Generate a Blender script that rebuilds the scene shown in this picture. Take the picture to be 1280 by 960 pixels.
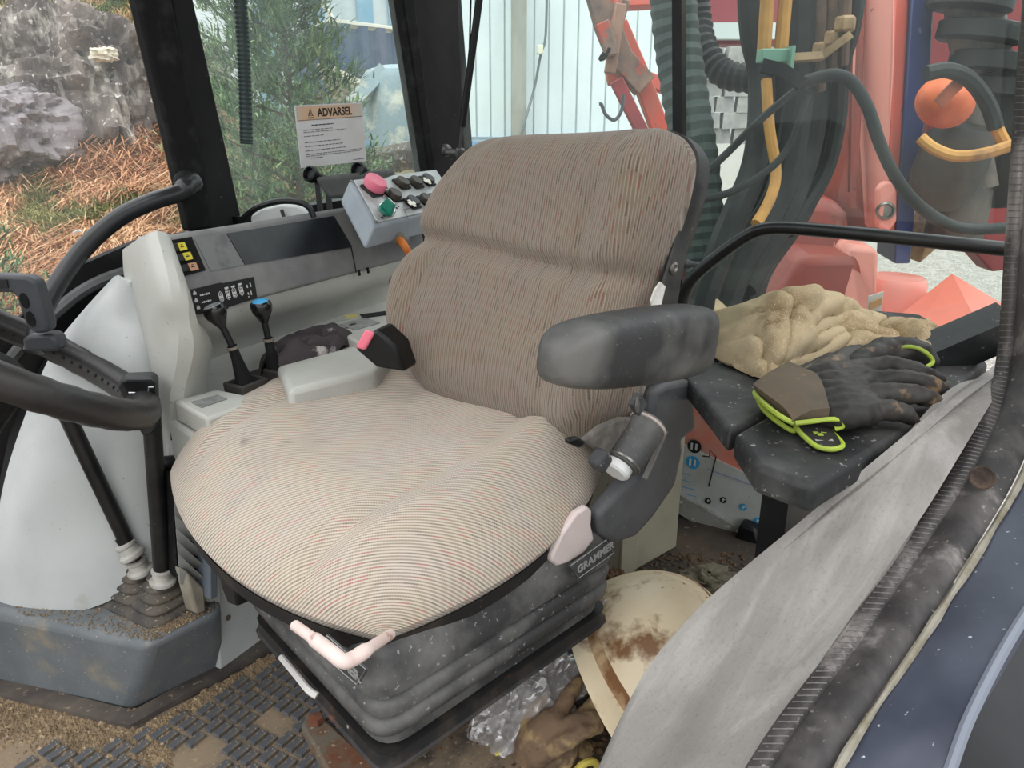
import bpy, bmesh, math, random
from mathutils import Vector as V, Matrix, noise
import numpy as np
random.seed(7)
S = bpy.context.scene
COL = S.collection
for o in list(bpy.data.objects): bpy.data.objects.remove(o)

# ---------------------------------------------------------------- camera
PITCH = math.radians(19.5); FPX = 960.0; CAM = V((0, 0, .95))
cd = bpy.data.cameras.new('camera'); co = bpy.data.objects.new('camera', cd); COL.objects.link(co)
co.location = CAM; co.rotation_euler = (math.pi/2-PITCH, 0, 0)
cd.sensor_width = 36; cd.lens = FPX/1280*36; cd.clip_start = .02; cd.clip_end = 200
S.camera = co
# ---------------------------------------------------------------- sky, light, exposure
W = bpy.data.worlds.new('sky'); S.world = W; W.use_nodes = True
nt = W.node_tree; nt.nodes.clear()
_o = nt.nodes.new('ShaderNodeOutputWorld'); _b = nt.nodes.new('ShaderNodeBackground')
_t = nt.nodes.new('ShaderNodeTexCoord'); _s = nt.nodes.new('ShaderNodeSeparateXYZ'); _r = nt.nodes.new('ShaderNodeValToRGB')
nt.links.new(_t.outputs['Generated'], _s.inputs[0]); nt.links.new(_s.outputs['Z'], _r.inputs[0])
_r.color_ramp.elements[0].position = 0; _r.color_ramp.elements[0].color = (.37, .39, .405, 1)
_r.color_ramp.elements[1].position = 1; _r.color_ramp.elements[1].color = (1.76, 1.77, 1.79, 1)
nt.links.new(_r.outputs[0], _b.inputs[0]); nt.links.new(_b.outputs[0], _o.inputs[0])
_b.inputs[1].default_value = 1.15
sd = bpy.data.lights.new('sun', 'SUN'); so = bpy.data.objects.new('sun', sd); COL.objects.link(so)
sd.energy = .5; sd.angle = math.radians(50); sd.color = (1, .97, .93)
so.rotation_euler = (math.radians(40), 0, math.radians(-25)); so.location = (-2, -3, 6)
S.view_settings.view_transform = 'Standard'; S.view_settings.look = 'None'
S.view_settings.gamma = 1; S.view_settings.use_curve_mapping = False
S.view_settings.exposure = .74

# ---------------------------------------------------------------- measuring helpers
_c, _sn = math.cos(PITCH), math.sin(PITCH)
def ray(u, v):
    a = (u-640)/FPX; b = (480-v)/FPX
    return V((a, _c+b*_sn, -_sn+b*_c))
def AY(u, v, y): r = ray(u, v); return CAM+r*(y/r.y)          # at a forward distance
def AZ(u, v, z): r = ray(u, v); return CAM+r*((z-CAM.z)/r.z)   # on a level plane
def AP(u, v, p, n): r = ray(u, v); return CAM+r*((p-CAM).dot(n)/r.dot(n))
def AX(u, v, x): r = ray(u, v); return CAM+r*(x/r.x)
UP = V((0, 0, 1))
def yaw(deg): t = math.radians(deg); return V((math.sin(t), math.cos(t), 0)), V((math.cos(t), -math.sin(t), 0))
SB, SL = yaw(45)      # the seat: backward, its left
CB, CL = yaw(30)      # the cab: backward, towards the door
def lin(c): c /= 255; return c/12.92 if c <= .04045 else ((c+.055)/1.055)**2.4
def rgb(r, g, b): return (lin(r), lin(g), lin(b), 1)

# ---------------------------------------------------------------- materials
class NT:
    def __init__(s, name):
        s.m = bpy.data.materials.new(name); s.m.use_nodes = True; s.t = s.m.node_tree; s.t.nodes.clear()
        s.out = s.n('ShaderNodeOutputMaterial'); s.b = s.n('ShaderNodeBsdfPrincipled'); s.l(s.b.outputs[0], s.out.inputs[0])
    def n(s, k, **kw):
        x = s.t.nodes.new(k)
        for a, b in kw.items(): setattr(x, a, b)
        return x
    def l(s, a, b): s.t.links.new(a, b)
    def math(s, op, a, b=None, c=None):
        x = s.n('ShaderNodeMath', operation=op)
        for i, q in enumerate((a, b, c)):
            if q is None: continue
            if isinstance(q, (int, float)): x.inputs[i].default_value = q
            else: s.l(q, x.inputs[i])
        return x.outputs[0]
    def mix(s, fac, a, b, mode='MIX'):
        x = s.n('ShaderNodeMix', data_type='RGBA', blend_type=mode)
        for i, q in ((0, fac), (6, a), (7, b)):
            if isinstance(q, (int, float, tuple)): x.inputs[i].default_value = q
            else: s.l(q, x.inputs[i])
        return x.outputs[2]
    def noise(s, scale, detail=3, rough=.55, vec=None, dist=0):
        x = s.n('ShaderNodeTexNoise'); x.inputs['Scale'].default_value = scale; x.inputs['Detail'].default_value = detail
        x.inputs['Roughness'].default_value = rough; x.inputs['Distortion'].default_value = dist
        s.l(vec if vec is not None else s.pos(), x.inputs['Vector']); return x.outputs[0]
    def pos(s):
        if not hasattr(s, '_p'): s._p = s.n('ShaderNodeTexCoord').outputs['Object']
        return s._p
    def map(s, scale, vec=None, rot=(0, 0, 0)):
        x = s.n('ShaderNodeMapping'); x.inputs['Scale'].default_value = scale; x.inputs['Rotation'].default_value = rot
        s.l(vec if vec is not None else s.pos(), x.inputs[0]); return x.outputs[0]
    def ramp(s, fac, lo, hi):
        x = s.n('ShaderNodeMapRange'); x.inputs[1].default_value = lo; x.inputs[2].default_value = hi; x.clamp = True
        s.l(fac, x.inputs[0]); return x.outputs[0]
    def bump(s, h, dist, strength=.5):
        x = s.n('ShaderNodeBump'); x.inputs['Distance'].default_value = dist; x.inputs['Strength'].default_value = strength
        s.l(h, x.inputs['Height']); s.l(x.outputs[0], s.b.inputs['Normal'])
MC = {}
def mat(name, c, c2=None, sc=12, lo=.4, hi=.65, rough=.55, bump=0, bsc=80, metal=0, speck=None, spsc=150, splo=.66, spec=.4, stretch=None, det=4, c3=None, sc3=3, lo3=.5, hi3=.65):
    """plain surface: base colour, patches of a second (dust, wear), fine specks of a third, fine relief"""
    if name in MC: return MC[name]
    t = NT(name); b = t.b
    b.inputs['Roughness'].default_value = rough; b.inputs['Metallic'].default_value = metal
    b.inputs['Specular IOR Level'].default_value = spec
    vec = t.map(stretch) if stretch else None
    col = c
    if c2: col = t.mix(t.ramp(t.noise(sc, det, .6, vec), lo, hi), col, c2)
    if c3: col = t.mix(t.ramp(t.noise(sc3, 5, .65, vec), lo3, hi3), col, c3)
    if speck: col = t.mix(t.ramp(t.noise(spsc, 2, .5), splo, splo+.06), col, speck)
    if isinstance(col, tuple): b.inputs['Base Color'].default_value = col
    else: t.l(col, b.inputs['Base Color'])
    if bump: t.bump(t.noise(bsc, 4, .6, vec), bump, .6)
    MC[name] = t.m; return t.m

# ---------------------------------------------------------------- mesh building
def spl(pts, k=6, closed=False):
    """Catmull-Rom through the points"""
    P = [V(p) for p in pts]; n = len(P); out = []
    for i in range(n if closed else n-1):
        g = (lambda j: P[j % n]) if closed else (lambda j: P[max(0, min(n-1, j))])
        a, b, c, d = g(i-1), g(i), g(i+1), g(i+2)
        for j in range(k):
            t = j/k
            out.append(.5*((2*b)+(c-a)*t+(2*a-5*b+4*c-d)*t*t+(3*b-a-3*c+d)*t**3))
    if not closed: out.append(P[-1].copy())
    return out
def lerp(a, b, t): return a+(b-a)*t
class MB:
    def __init__(s): s.v = []; s.f = []; s.uv = {}
    def add(s, vs, fs, uv=None):
        k = len(s.v); s.v += [V(q) for q in vs]; s.f += [tuple(i+k for i in q) for q in fs]
        if uv:
            for i, q in enumerate(uv): s.uv[k+i] = q
        return s
    def box(s, c, size, ax=None, taper=1):
        """size along ax = three axes; taper scales the top"""
        ax = ax or (V((1, 0, 0)), V((0, 1, 0)), UP); c = V(c); vs = []
        for z in (-1, 1):
            q = taper if z > 0 else 1
            for x, y in ((-1, -1), (1, -1), (1, 1), (-1, 1)):
                vs.append(c+ax[0]*x*q*size[0]/2+ax[1]*y*q*size[1]/2+ax[2]*z*size[2]/2)
        return s.add(vs, [(3, 2, 1, 0), (4, 5, 6, 7), (0, 1, 5, 4), (1, 2, 6, 5), (2, 3, 7, 6), (3, 0, 4, 7)])
    def prism(s, poly, off):
        n = len(poly); P = [V(p) for p in poly]; off = V(off)
        nn = V((0, 0, 0))
        for i in range(n): nn += (P[i]-P[0]).cross(P[(i+1) % n]-P[0])
        if nn.dot(off) < 0: P = P[::-1]
        return s.add(P+[p+off for p in P], [tuple(range(n))[::-1], tuple(range(n, 2*n))]+[(i, (i+1) % n, n+(i+1) % n, n+i) for i in range(n)])
    def tube(s, pts, r, n=10, closed=False, caps=True, flat=1, upv=None):
        P = [V(p) for p in pts]; m = len(P); R = r if isinstance(r, (list, tuple)) else [r]*m
        T = [((P[(i+1) % m] if closed or i < m-1 else P[i])-(P[i-1] if closed or i > 0 else P[i])).normalized() for i in range(m)]
        a = upv if upv else (UP if abs(T[0].z) < .9 else V((1, 0, 0)))
        x = (a-T[0]*a.dot(T[0])).normalized(); vs = []
        for i in range(m):
            if i: x = (x-T[i]*x.dot(T[i])).normalized()
            y = T[i].cross(x)
            for j in range(n):
                t = 2*math.pi*j/n; vs.append(P[i]+(x*math.cos(t)*flat+y*math.sin(t))*R[i])
        fs = [(i*n+j, i*n+(j+1) % n, ((i+1) % m)*n+(j+1) % n, ((i+1) % m)*n+j) for i in range(m if closed else m-1) for j in range(n)]
        if caps and not closed: fs += [tuple(range(n))[::-1], tuple(range((m-1)*n, m*n))]
        return s.add(vs, fs)
    def lathe(s, prof, o, axis=UP, n=20, caps=True):
        axis = V(axis).normalized(); a = V((1, 0, 0)) if abs(axis.x) < .8 else V((0, 1, 0))
        x = (a-axis*a.dot(axis)).normalized(); y = axis.cross(x); m = len(prof); o = V(o)
        vs = [o+axis*h+(x*math.cos(2*math.pi*j/n)+y*math.sin(2*math.pi*j/n))*r for r, h in prof for j in range(n)]
        fs = [(i*n+j, i*n+(j+1) % n, (i+1)*n+(j+1) % n, (i+1)*n+j) for i in range(m-1) for j in range(n)]
        if caps: fs += [tuple(range(n))[::-1], tuple(range((m-1)*n, m*n))]
        return s.add(vs, fs)
    def grid(s, G, uv=None, flip=False, closeu=False):
        m, n = len(G), len(G[0]); vs = [p for r in G for p in r]; fs = []
        for i in range(m-1):
            for j in range(n if closeu else n-1):
                q = (i*n+j, i*n+(j+1) % n, (i+1)*n+(j+1) % n, (i+1)*n+j); fs.append(q[::-1] if flip else q)
        return s.add(vs, fs, [p for r in uv for p in r] if uv else None)
    def sheet(s, G, th, flip=False):
        """a closed slab under a grid of points, th thick along the grid's normals"""
        m, n = len(G), len(G[0]); B = []
        for i in range(m):
            row = []
            for j in range(n):
                a = G[min(i+1, m-1)][j]-G[max(i-1, 0)][j]; b = G[i][min(j+1, n-1)]-G[i][max(j-1, 0)]
                nn = b.cross(a)
                if nn.length < 1e-9: nn = V((0, 0, 1e-3))
                row.append(G[i][j]-nn.normalized()*th*(-1 if flip else 1))
            B.append(row)
        k = m*n; fs = []
        for i in range(m-1):
            for j in range(n-1):
                q = (i*n+j, i*n+j+1, (i+1)*n+j+1, (i+1)*n+j); fs.append(q[::-1] if not flip else q); fs.append(tuple(x+k for x in (q if not flip else q[::-1])))
        edge = [(0, j) for j in range(n)]+[(i, n-1) for i in range(1, m)]+[(m-1, j) for j in range(n-2, -1, -1)]+[(i, 0) for i in range(m-2, 0, -1)]
        for a in range(len(edge)):
            p, q = edge[a], edge[(a+1) % len(edge)]; p = p[0]*n+p[1]; q = q[0]*n+q[1]
            fs.append((p, q, q+k, p+k) if not flip else (q, p, p+k, q+k))
        return s.add([p for r in G for p in r]+[p for r in B for p in r], fs)
    def ball(s, c, r, ax=None, n=14, m=8):
        ax = ax or (V((1, 0, 0)), V((0, 1, 0)), UP); r = r if isinstance(r, (tuple, list)) else (r, r, r); c = V(c); G = []
        for i in range(m+1):
            t = math.pi*i/m-math.pi/2; t = max(-1.55, min(1.55, t))
            G.append([c+ax[0]*r[0]*math.cos(t)*math.cos(2*math.pi*j/n)+ax[1]*r[1]*math.cos(t)*math.sin(2*math.pi*j/n)+ax[2]*r[2]*math.sin(t) for j in range(n)])
        s.grid(G, closeu=True); k = len(s.v); s.f += [tuple(range(k-n, k)), tuple(range(k-(m+1)*n, k-m*n))[::-1]]; return s
    def build(s, name, m, parent=None, smooth=38, bevel=0, seg=2, sub=0, tri=False, **tags):
        P = np.array([tuple(p) for p in s.v])
        if parent is not None: M = WM[parent.name].inverted()
        else:
            lo, hi = P.min(0), P.max(0); M = Matrix.Translation((-(lo[0]+hi[0])/2, -(lo[1]+hi[1])/2, -lo[2]))
        P = P @ np.array(M.to_3x3()).T+np.array(M.translation)
        me = bpy.data.meshes.new(name); me.from_pydata(P.tolist(), [], s.f); me.update()
        if s.uv:
            l = me.uv_layers.new(name='UVMap'); vi = np.zeros(len(me.loops), dtype=np.int32); me.loops.foreach_get('vertex_index', vi)
            uv = np.array([s.uv.get(i, (0, 0)) for i in range(len(s.v))]); l.data.foreach_set('uv', uv[vi].ravel())
        if smooth:
            me.polygons.foreach_set('use_smooth', [True]*len(me.polygons)); me.set_sharp_from_angle(angle=math.radians(smooth))
        me.materials.append(m); o = bpy.data.objects.new(name, me); COL.objects.link(o)
        if parent is not None: o.parent = parent; WM[o.name] = WM[parent.name]
        else: o.location = M.inverted().translation; WM[o.name] = M.inverted()
        if bevel:
            q = o.modifiers.new('bevel', 'BEVEL'); q.width = bevel; q.segments = seg; q.limit_method = 'ANGLE'; q.angle_limit = math.radians(35); q.harden_normals = False
        if sub: q = o.modifiers.new('sub', 'SUBSURF'); q.levels = sub; q.render_levels = sub
        for a, b in tags.items(): o[a] = b
        return o
WM = {}
def thing(name, label, cat, loc, group=None, kind=None):
    o = bpy.data.objects.new(name, None); COL.objects.link(o); o.location = loc; o.empty_display_size = .05
    WM[o.name] = Matrix.Translation(V(loc))
    if label: o['label'] = label
    if cat: o['category'] = cat
    if group: o['group'] = group
    if kind: o['kind'] = kind
    return o
def struct(name, loc=(0, 0, 0), label=None): return thing(name, label, None, loc, kind='structure')
def text(name, body, size, origin, xdir, ydir, m, parent, ext=.0004, bold=0):
    """flat lettering lying on a surface, its baseline from origin along xdir"""
    c = bpy.data.curves.new(name, 'FONT'); c.body = body; c.size = size; c.extrude = ext; c.offset = bold; c.resolution_u = 3
    t = bpy.data.objects.new(name, c); COL.objects.link(t)
    x = V(xdir).normalized(); z = x.cross(V(ydir)).normalized(); y = z.cross(x)
    bpy.context.view_layer.update()
    me = bpy.data.meshes.new_from_object(t.evaluated_get(bpy.context.evaluated_depsgraph_get()))
    bpy.data.objects.remove(t); bpy.data.curves.remove(c)
    vs = [V(origin)+x*p.co.x+y*p.co.y+z*p.co.z for p in me.vertices]; fs = [tuple(p.vertices) for p in me.polygons]
    bpy.data.meshes.remove(me); b = MB(); b.add(vs, fs); return b.build(name, m, parent, smooth=0)
def raw(mb, name, m, smooth=38):
    me = bpy.data.meshes.new(name); me.from_pydata([tuple(p) for p in mb.v], [], mb.f); me.update()
    if smooth: me.polygons.foreach_set('use_smooth', [True]*len(me.polygons)); me.set_sharp_from_angle(angle=math.radians(smooth))
    me.materials.append(m); return me
def put(name, me, p, rot=(0, 0, 0), parent=None, scale=None):
    o = bpy.data.objects.new(name, me); COL.objects.link(o); o.rotation_euler = rot
    if parent is not None: o.parent = parent; o.location = WM[parent.name].inverted() @ V(p); WM[o.name] = WM[parent.name]
    else: o.location = p
    if scale: o.scale = scale
    return o
# ================================================================ colours of the place
m_black = mat('black_paint', rgb(14, 15, 17), rgb(30, 32, 34), 20, .5, .75, rough=.38, spec=.35)
m_blackrub = mat('black_rubber', rgb(18, 18, 19), rgb(46, 46, 46), 30, .5, .8, rough=.75, spec=.2, bump=.0006, bsc=200)
m_pillar = mat('charcoal_trim', rgb(34, 34, 35), rgb(26, 26, 27), 14, rough=.7, spec=.2, speck=rgb(120, 120, 118), splo=.74, spsc=120)
m_white = mat('light_grey_moulding', rgb(182, 183, 178), rgb(166, 166, 159), 5, .4, .7, rough=.5, speck=rgb(120, 116, 106), spsc=180, splo=.71, bump=.0004, bsc=300)
m_white2 = mat('pale_grey_cover', rgb(184, 187, 186), rgb(170, 174, 173), 6, .4, .7, rough=.42, speck=rgb(135, 132, 124), spsc=150, splo=.72, bump=.0005, bsc=260, c3=rgb(150, 146, 134), sc3=4, lo3=.64, hi3=.72)
m_plinth = mat('slate_plastic', rgb(92, 98, 102), rgb(108, 112, 114), 9, rough=.55, speck=rgb(160, 160, 152), spsc=220, splo=.68, bump=.0005, bsc=300, c3=rgb(136, 127, 112), sc3=7, lo3=.58, hi3=.72)
m_dash = mat('grey_dash_plastic', rgb(108, 109, 110), rgb(130, 130, 128), 11, rough=.62, speck=rgb(140, 138, 132), spsc=260, splo=.68, bump=.0003, bsc=400, det=6)
m_dgrey = mat('dark_grey_plastic', rgb(62, 63, 65), rgb(88, 88, 87), 14, .42, .72, rough=.62, speck=rgb(128, 126, 122), spsc=170, splo=.67, bump=.0005, bsc=250)
m_chrome = mat('dull_steel', rgb(150, 148, 144), rgb(110, 106, 100), 30, rough=.35, metal=.8)
m_rust = mat('rusty_steel', rgb(96, 88, 76), rgb(98, 62, 40), 22, .42, .6, rough=.85, bump=.001, bsc=120, speck=rgb(150, 140, 120), spsc=100, splo=.64)
m_blackmark = mat('black_print', rgb(22, 22, 24), rough=.6)
m_whitemark = mat('white_print', rgb(205, 205, 202), rough=.6)
m_bluemark = mat('blue_print', rgb(52, 150, 200), rough=.5)
m_beige = mat('beige_paint', rgb(150, 145, 128), rgb(134, 129, 113), 6, rough=.5, speck=rgb(104, 98, 84), spsc=60, splo=.7)

def glass(name, dust, tint=(1, 1, 1, 1), streak=(3, 3, 3), lo=.4, hi=.75, base=.03, spk=.05):
    t = NT(name); t.t.nodes.remove(t.b)
    tr = t.n('ShaderNodeBsdfTransparent'); tr.inputs[0].default_value = tint
    gl = t.n('ShaderNodeBsdfGlossy'); gl.inputs['Roughness'].default_value = .02; gl.inputs[0].default_value = (1, 1, 1, 1)
    df = t.n('ShaderNodeBsdfDiffuse'); df.inputs[0].default_value = rgb(205, 215, 212)
    tl = t.n('ShaderNodeBsdfTranslucent'); tl.inputs[0].default_value = rgb(205, 215, 212)
    lw = t.n('ShaderNodeLayerWeight'); lw.inputs[0].default_value = .5; fr = t.math('ADD', t.math('MULTIPLY', t.math('POWER', lw.outputs['Facing'], 4), .5), .018)
    m1 = t.n('ShaderNodeMixShader'); t.l(fr, m1.inputs[0]); t.l(tr.outputs[0], m1.inputs[1]); t.l(gl.outputs[0], m1.inputs[2])
    dd = t.n('ShaderNodeMixShader'); dd.inputs[0].default_value = .5; t.l(df.outputs[0], dd.inputs[1]); t.l(tl.outputs[0], dd.inputs[2])
    n = t.noise(1, 5, .65, t.map(streak)); sp = t.ramp(t.noise(160, 2, .5), .68, .74)
    a = t.math('MULTIPLY', t.ramp(n, lo, hi), dust); a = t.math('ADD', a, base); a = t.math('ADD', a, t.math('MULTIPLY', sp, spk))
    m2 = t.n('ShaderNodeMixShader'); t.l(a, m2.inputs[0]); t.l(m1.outputs[0], m2.inputs[1]); t.l(dd.outputs[0], m2.inputs[2])
    t.l(m2.outputs[0], t.out.inputs[0]); return t.m
m_glassA = glass('front_glass', .06, streak=(4, 4, 3), base=.02)
m_glassB = glass('side_glass', .07, tint=(.95, 1, .98, 1), streak=(14, 14, 10), base=.05, spk=.08)
m_glassC = glass('rear_glass', .05, tint=(.95, 1, .985, 1), streak=(5, 5, 1.0), base=.010, spk=.0, lo=.45, hi=.8)

# ================================================================ cab shell
P2 = AY(550, 220, 2.06); P1 = AP(268, 275, P2, CL)
def wr(u, v, o=0): return AP(u, v, P2+CL*o, CL)      # plane of the side window
def wb(u, v, o=0): return AP(u, v, P2-CB*o, CB)      # plane of the rear window
AD = V((-1.0, -.60, 0)); AN = V((.60, -1.0, 0))       # the front corner window runs this way; AN looks into the cab
def wa(u, v, o=0): return AP(u, v, P1+AN*o, AN)
def bar(mb, pts, w, d, up):
    """flat bar along points: w across, d deep"""
    P = [V(p) for p in pts]; n = len(P); G = []
    for i in range(n):
        t = (P[min(i+1, n-1)]-P[max(i-1, 0)]).normalized(); s_ = t.cross(up).normalized(); u_ = s_.cross(t)
        G.append([P[i]+s_*w/2*a+u_*d/2*b for a, b in ((-1, -1), (1, -1), (1, 1), (-1, 1))])
    k = len(mb.v); mb.grid(G, closeu=True); mb.f += [(k, k+1, k+2, k+3)[::-1], tuple(k+4*(n-1)+i for i in range(4))]
    return mb

# floor with its ribbed rubber mat
fl = struct('floor', (0, 1, 0))
MB().prism([V((-1.6, .2, -.06)), V((1.4, .2, -.06)), V((1.4, 1.2, -.06)), P2*1+CL*1.3-UP*P2.z-UP*.06, V((P2.x-.05, P2.y+.05, -.06)), V((-1.1, 1.3, -.06))], UP*.06).build('floor_plate', mat('worn_floor', rgb(52, 48, 45), rgb(78, 66, 54), 8, .4, .65, rough=.85, bump=.001, bsc=60, speck=rgb(120, 105, 84), spsc=60, splo=.66), fl)
m_mat = mat('muddy_rubber', rgb(60, 57, 54), rgb(124, 109, 90), 9, .36, .52, rough=.8, bump=.0015, bsc=110, speck=rgb(140, 124, 100), spsc=140, splo=.62, det=7)
m_rib = mat('mat_rib_rubber', rgb(72, 74, 78), rgb(112, 100, 84), 14, .5, .62, rough=.7, bump=.0006, bsc=160, speck=rgb(140, 126, 104), spsc=170, splo=.66)
q = [AZ(u, v, 0) for u, v in ((-60, 850), (168, 912), (292, 850), (420, 800), (640, 860), (700, 1040), (300, 1240), (-160, 1040))]
MB().prism(q, UP*.006).build('floor_mat', m_mat, fl)
# tread: rows of raised bars running with the cab
rib = raw(MB().box((0, 0, 0), (.030, .0155, .005), taper=.88), 'tread_bar', m_rib, 0); cnt = 0
ang = math.atan2(CB.y, CB.x)
for i in range(-4, 30):
    for j in range(-6, 24):
        if cnt >= 290: break
        p = AZ(168, 912, .006)+CB*(.036*i-.02)+CL*(.0205*j+.045)+CB*(.018 if (j//3) % 2 else 0)
        d = p-CAM; zc = d.y*_c-d.z*_sn; uu = 640+FPX*d.x/zc; vv = 480-FPX*(d.y*_sn+d.z*_c)/zc
        if not (30 < uu < 425 and 800 < vv < 975): continue
        if noise.noise(p*9) > .28 or (uu < 130 and vv < 930 and noise.noise(p*14) > -.1): continue
        if vv < 912-(uu-168)*.55+14 and uu > 168: continue
        if vv < 880+uu*.2+24 and uu <= 168: continue
        put('tread_bar', rib, p+UP*.003, (0, 0, ang+random.uniform(-.03, .03)), fl); cnt += 1
# dried mud on the mat
b = MB()
def lump(b, p, r):
    k = len(b.v); pts = []
    for i in range(5):
        t = i*1.2566+random.random(); pts.append(p+V((math.cos(t)*r*random.uniform(.7, 1.2), math.sin(t)*r*random.uniform(.7, 1.2), 0)))
    pts.append(p+V((0, 0, r*random.uniform(.5, .9))))
    b.add(pts, [(i, (i+1) % 5, 5) for i in range(5)])
for i in range(9000):
    t = random.random()
    if t < .62:
        u = random.uniform(-10, 215); v = 868+u*.22+abs(random.gauss(0, 24))
        if u > 168: v = max(v, 915-(u-168)*.5+4)
    elif t < .8: u = random.uniform(165, 345); v = 915-(u-168)*.57+abs(random.gauss(0, 7))
    else: u = random.uniform(0, 420); v = random.uniform(835, 975)
    p = AZ(u, v, .006)
    if u > 168 and v < 912-(u-168)*.55: continue
    if t >= .8 and noise.noise(p*8) < .12: continue
    lump(b, p, random.choice((.0015, .002, .003, .0035, .005)) if random.random() < .97 else .008)
b.build('loose_mud', mat('dried_mud', rgb(128, 110, 86), rgb(96, 82, 64), 60, rough=.95, speck=rgb(160, 142, 114), spsc=120, splo=.6), fl, smooth=0, kind='stuff')
# dark skirting strip round the plinth
b = MB(); bar(b, [AZ(-80, 842, .008), AZ(165, 902, .008), AZ(420, 760, .008)], .035, .016, UP); b.build('edge_strip', mat('strip_rubber', rgb(62, 56, 54), rgb(92, 84, 76), 10, rough=.8, speck=rgb(130, 116, 96), spsc=90, splo=.66), fl)

# right wall: kick panel under the dash
wl = struct('wall_right', (P1.x, P1.y, 0))
kp = AZ(282, 842, 0); kn = CL
def kk(u, v, o=0): return AP(u, v, kp+CL*o, CL)
MB().prism([kk(262, 640), kk(500, 640), kk(480, 742), kk(276, 842)], -CL*.02).build('kick_panel', m_white2, wl, bevel=.003)
MB().prism([kk(258, 640, .012), kk(276, 648, .012), kk(278, 758, .012), kk(258, 752, .012)], -CL*.035).build('corner_trim', m_white, wl, bevel=.005)
MB().lathe([(.005, 0), (.005, .002), (.003, .004)], kk(285, 772, .001), CL).build('screw', m_rust, wl)
MB().lathe([(.009, 0), (.009, .01), (.006, .014)], kk(293, 726, .001), CL).build('black_stud', m_black, wl)
# body wall below the side window and behind everything
MB().prism([wr(290, 285, -.03), wr(560, 235, -.03), wr(560, 235, -.03)*1-UP*.85, wr(290, 285, -.03)-UP*.75], -CL*.03).build('body_panel', m_pillar, wl)

# rear wall: plate with pictograms, low between shelf and floor
wbk = struct('wall_rear', (P2.x, P2.y, 0))
m_plate = mat('pictogram_plate', rgb(186, 192, 192), rgb(170, 172, 166), 7, rough=.45, speck=rgb(120, 116, 106), spsc=120, splo=.69, c3=rgb(150, 140, 126), sc3=5, lo3=.6, hi3=.72)
MB().prism([wb(700, 556), wb(1150, 700), wb(1150, 800), wb(700, 700)], CB*.02).build('base_plate', m_black, wbk)
MB().prism([wb(700, 540, .012), wb(855, 556, .012), wb(940, 596, .012), wb(1060, 650, .012), wb(1060, 740, .012), wb(944, 672, .012), wb(848, 618, .012), wb(700, 580, .012)], CB*.01).build('pictogram_plate', m_plate, wbk)
m_strip = mat('dirty_clear_strip', rgb(152, 152, 146), rgb(112, 108, 100), 14, rough=.25, speck=rgb(200, 200, 195), spsc=60, splo=.66)
MB().prism([wb(848, 618, .022), wb(944, 672, .022), wb(1060, 738, .022), wb(1060, 760, .022), wb(938, 698, .022), wb(845, 640, .022), wb(760, 600, .022), wb(760, 585, .022)], CB*.012).build('lower_strip', m_strip, wbk)
MB().prism([wb(830, 470, .005), wb(1010, 520, .005), wb(1010, 640, .005), wb(830, 560, .005)], CB*.008).build('red_reflection', mat('reflected_red', rgb(200, 120, 105), rgb(175, 150, 135), 10, rough=.5), wbk)  # red reflection below the shelf, painted as a thin slab
XB = CL; YB = UP
def disc(mb, c, r, n, th=.0012, k=18, e=1.0, x=None):
    x = x or CL; y = n.cross(x); mb.prism([c+x*r*math.cos(2*math.pi*i/k)*e+y*r*math.sin(2*math.pi*i/k) for i in range(k)], n*th); return mb
for k, (u, v, r, m) in enumerate([(868, 558, .017, m_blackmark), (866, 578, .017, m_bluemark), (885, 626, .008, m_blackmark), (904, 625, .008, m_blackmark), (929, 634, .009, m_bluemark), (947, 651, .009, m_bluemark)]):
    p = wb(u, v, .013); o = disc(MB(), p, r, -CB).build('pictogram_disc', m, wbk)
    b = MB()
    if k < 2:
        for s_ in (-.35, .3): b.box(p-CB*.0018+CL*r*s_, (r*.28, .0008, r*1.0), (CL, CB, UP))
    else:
        b.box(p-CB*.0018+UP*r*.1, (r*.35, .0008, r*.9), (CL, CB, UP)); b.box(p-CB*.0018+CL*r*.3+UP*r*.3, (r*.6, .0008, r*.25), (CL, CB, UP))
    b.build('pictogram', m_whitemark if k else m_plate, o)
b = MB(); b.tube([wb(878, 570, .013), wb(887, 571, .013), wb(887, 562, .013), wb(895, 571, .013), wb(886, 608, .013)], .0016, 6); b.build('circuit_line', m_blackmark, wbk)
b = MB(); b.tube([wb(884, 586, .013), wb(940, 606, .013)], .001, 5); b.build('circuit_line', mat('blue_line', rgb(120, 140, 175)), wbk)
b = MB()
for i in range(5): b.box(wb(856+i*2.5, 592+i*9, .013), (.03, .001, .003), (CL, CB, UP))
b.build('small_lettering', mat('faded_blue', rgb(130, 165, 185)), wbk)
b = MB().prism([wb(925, 655, .05), wb(945, 662, .05), wb(953, 690, .05), wb(948, 712, .05), wb(918, 705, .05), wb(915, 680, .05)], CB*.04); b.build('black_latch', m_black, wbk, bevel=.008)

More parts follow.
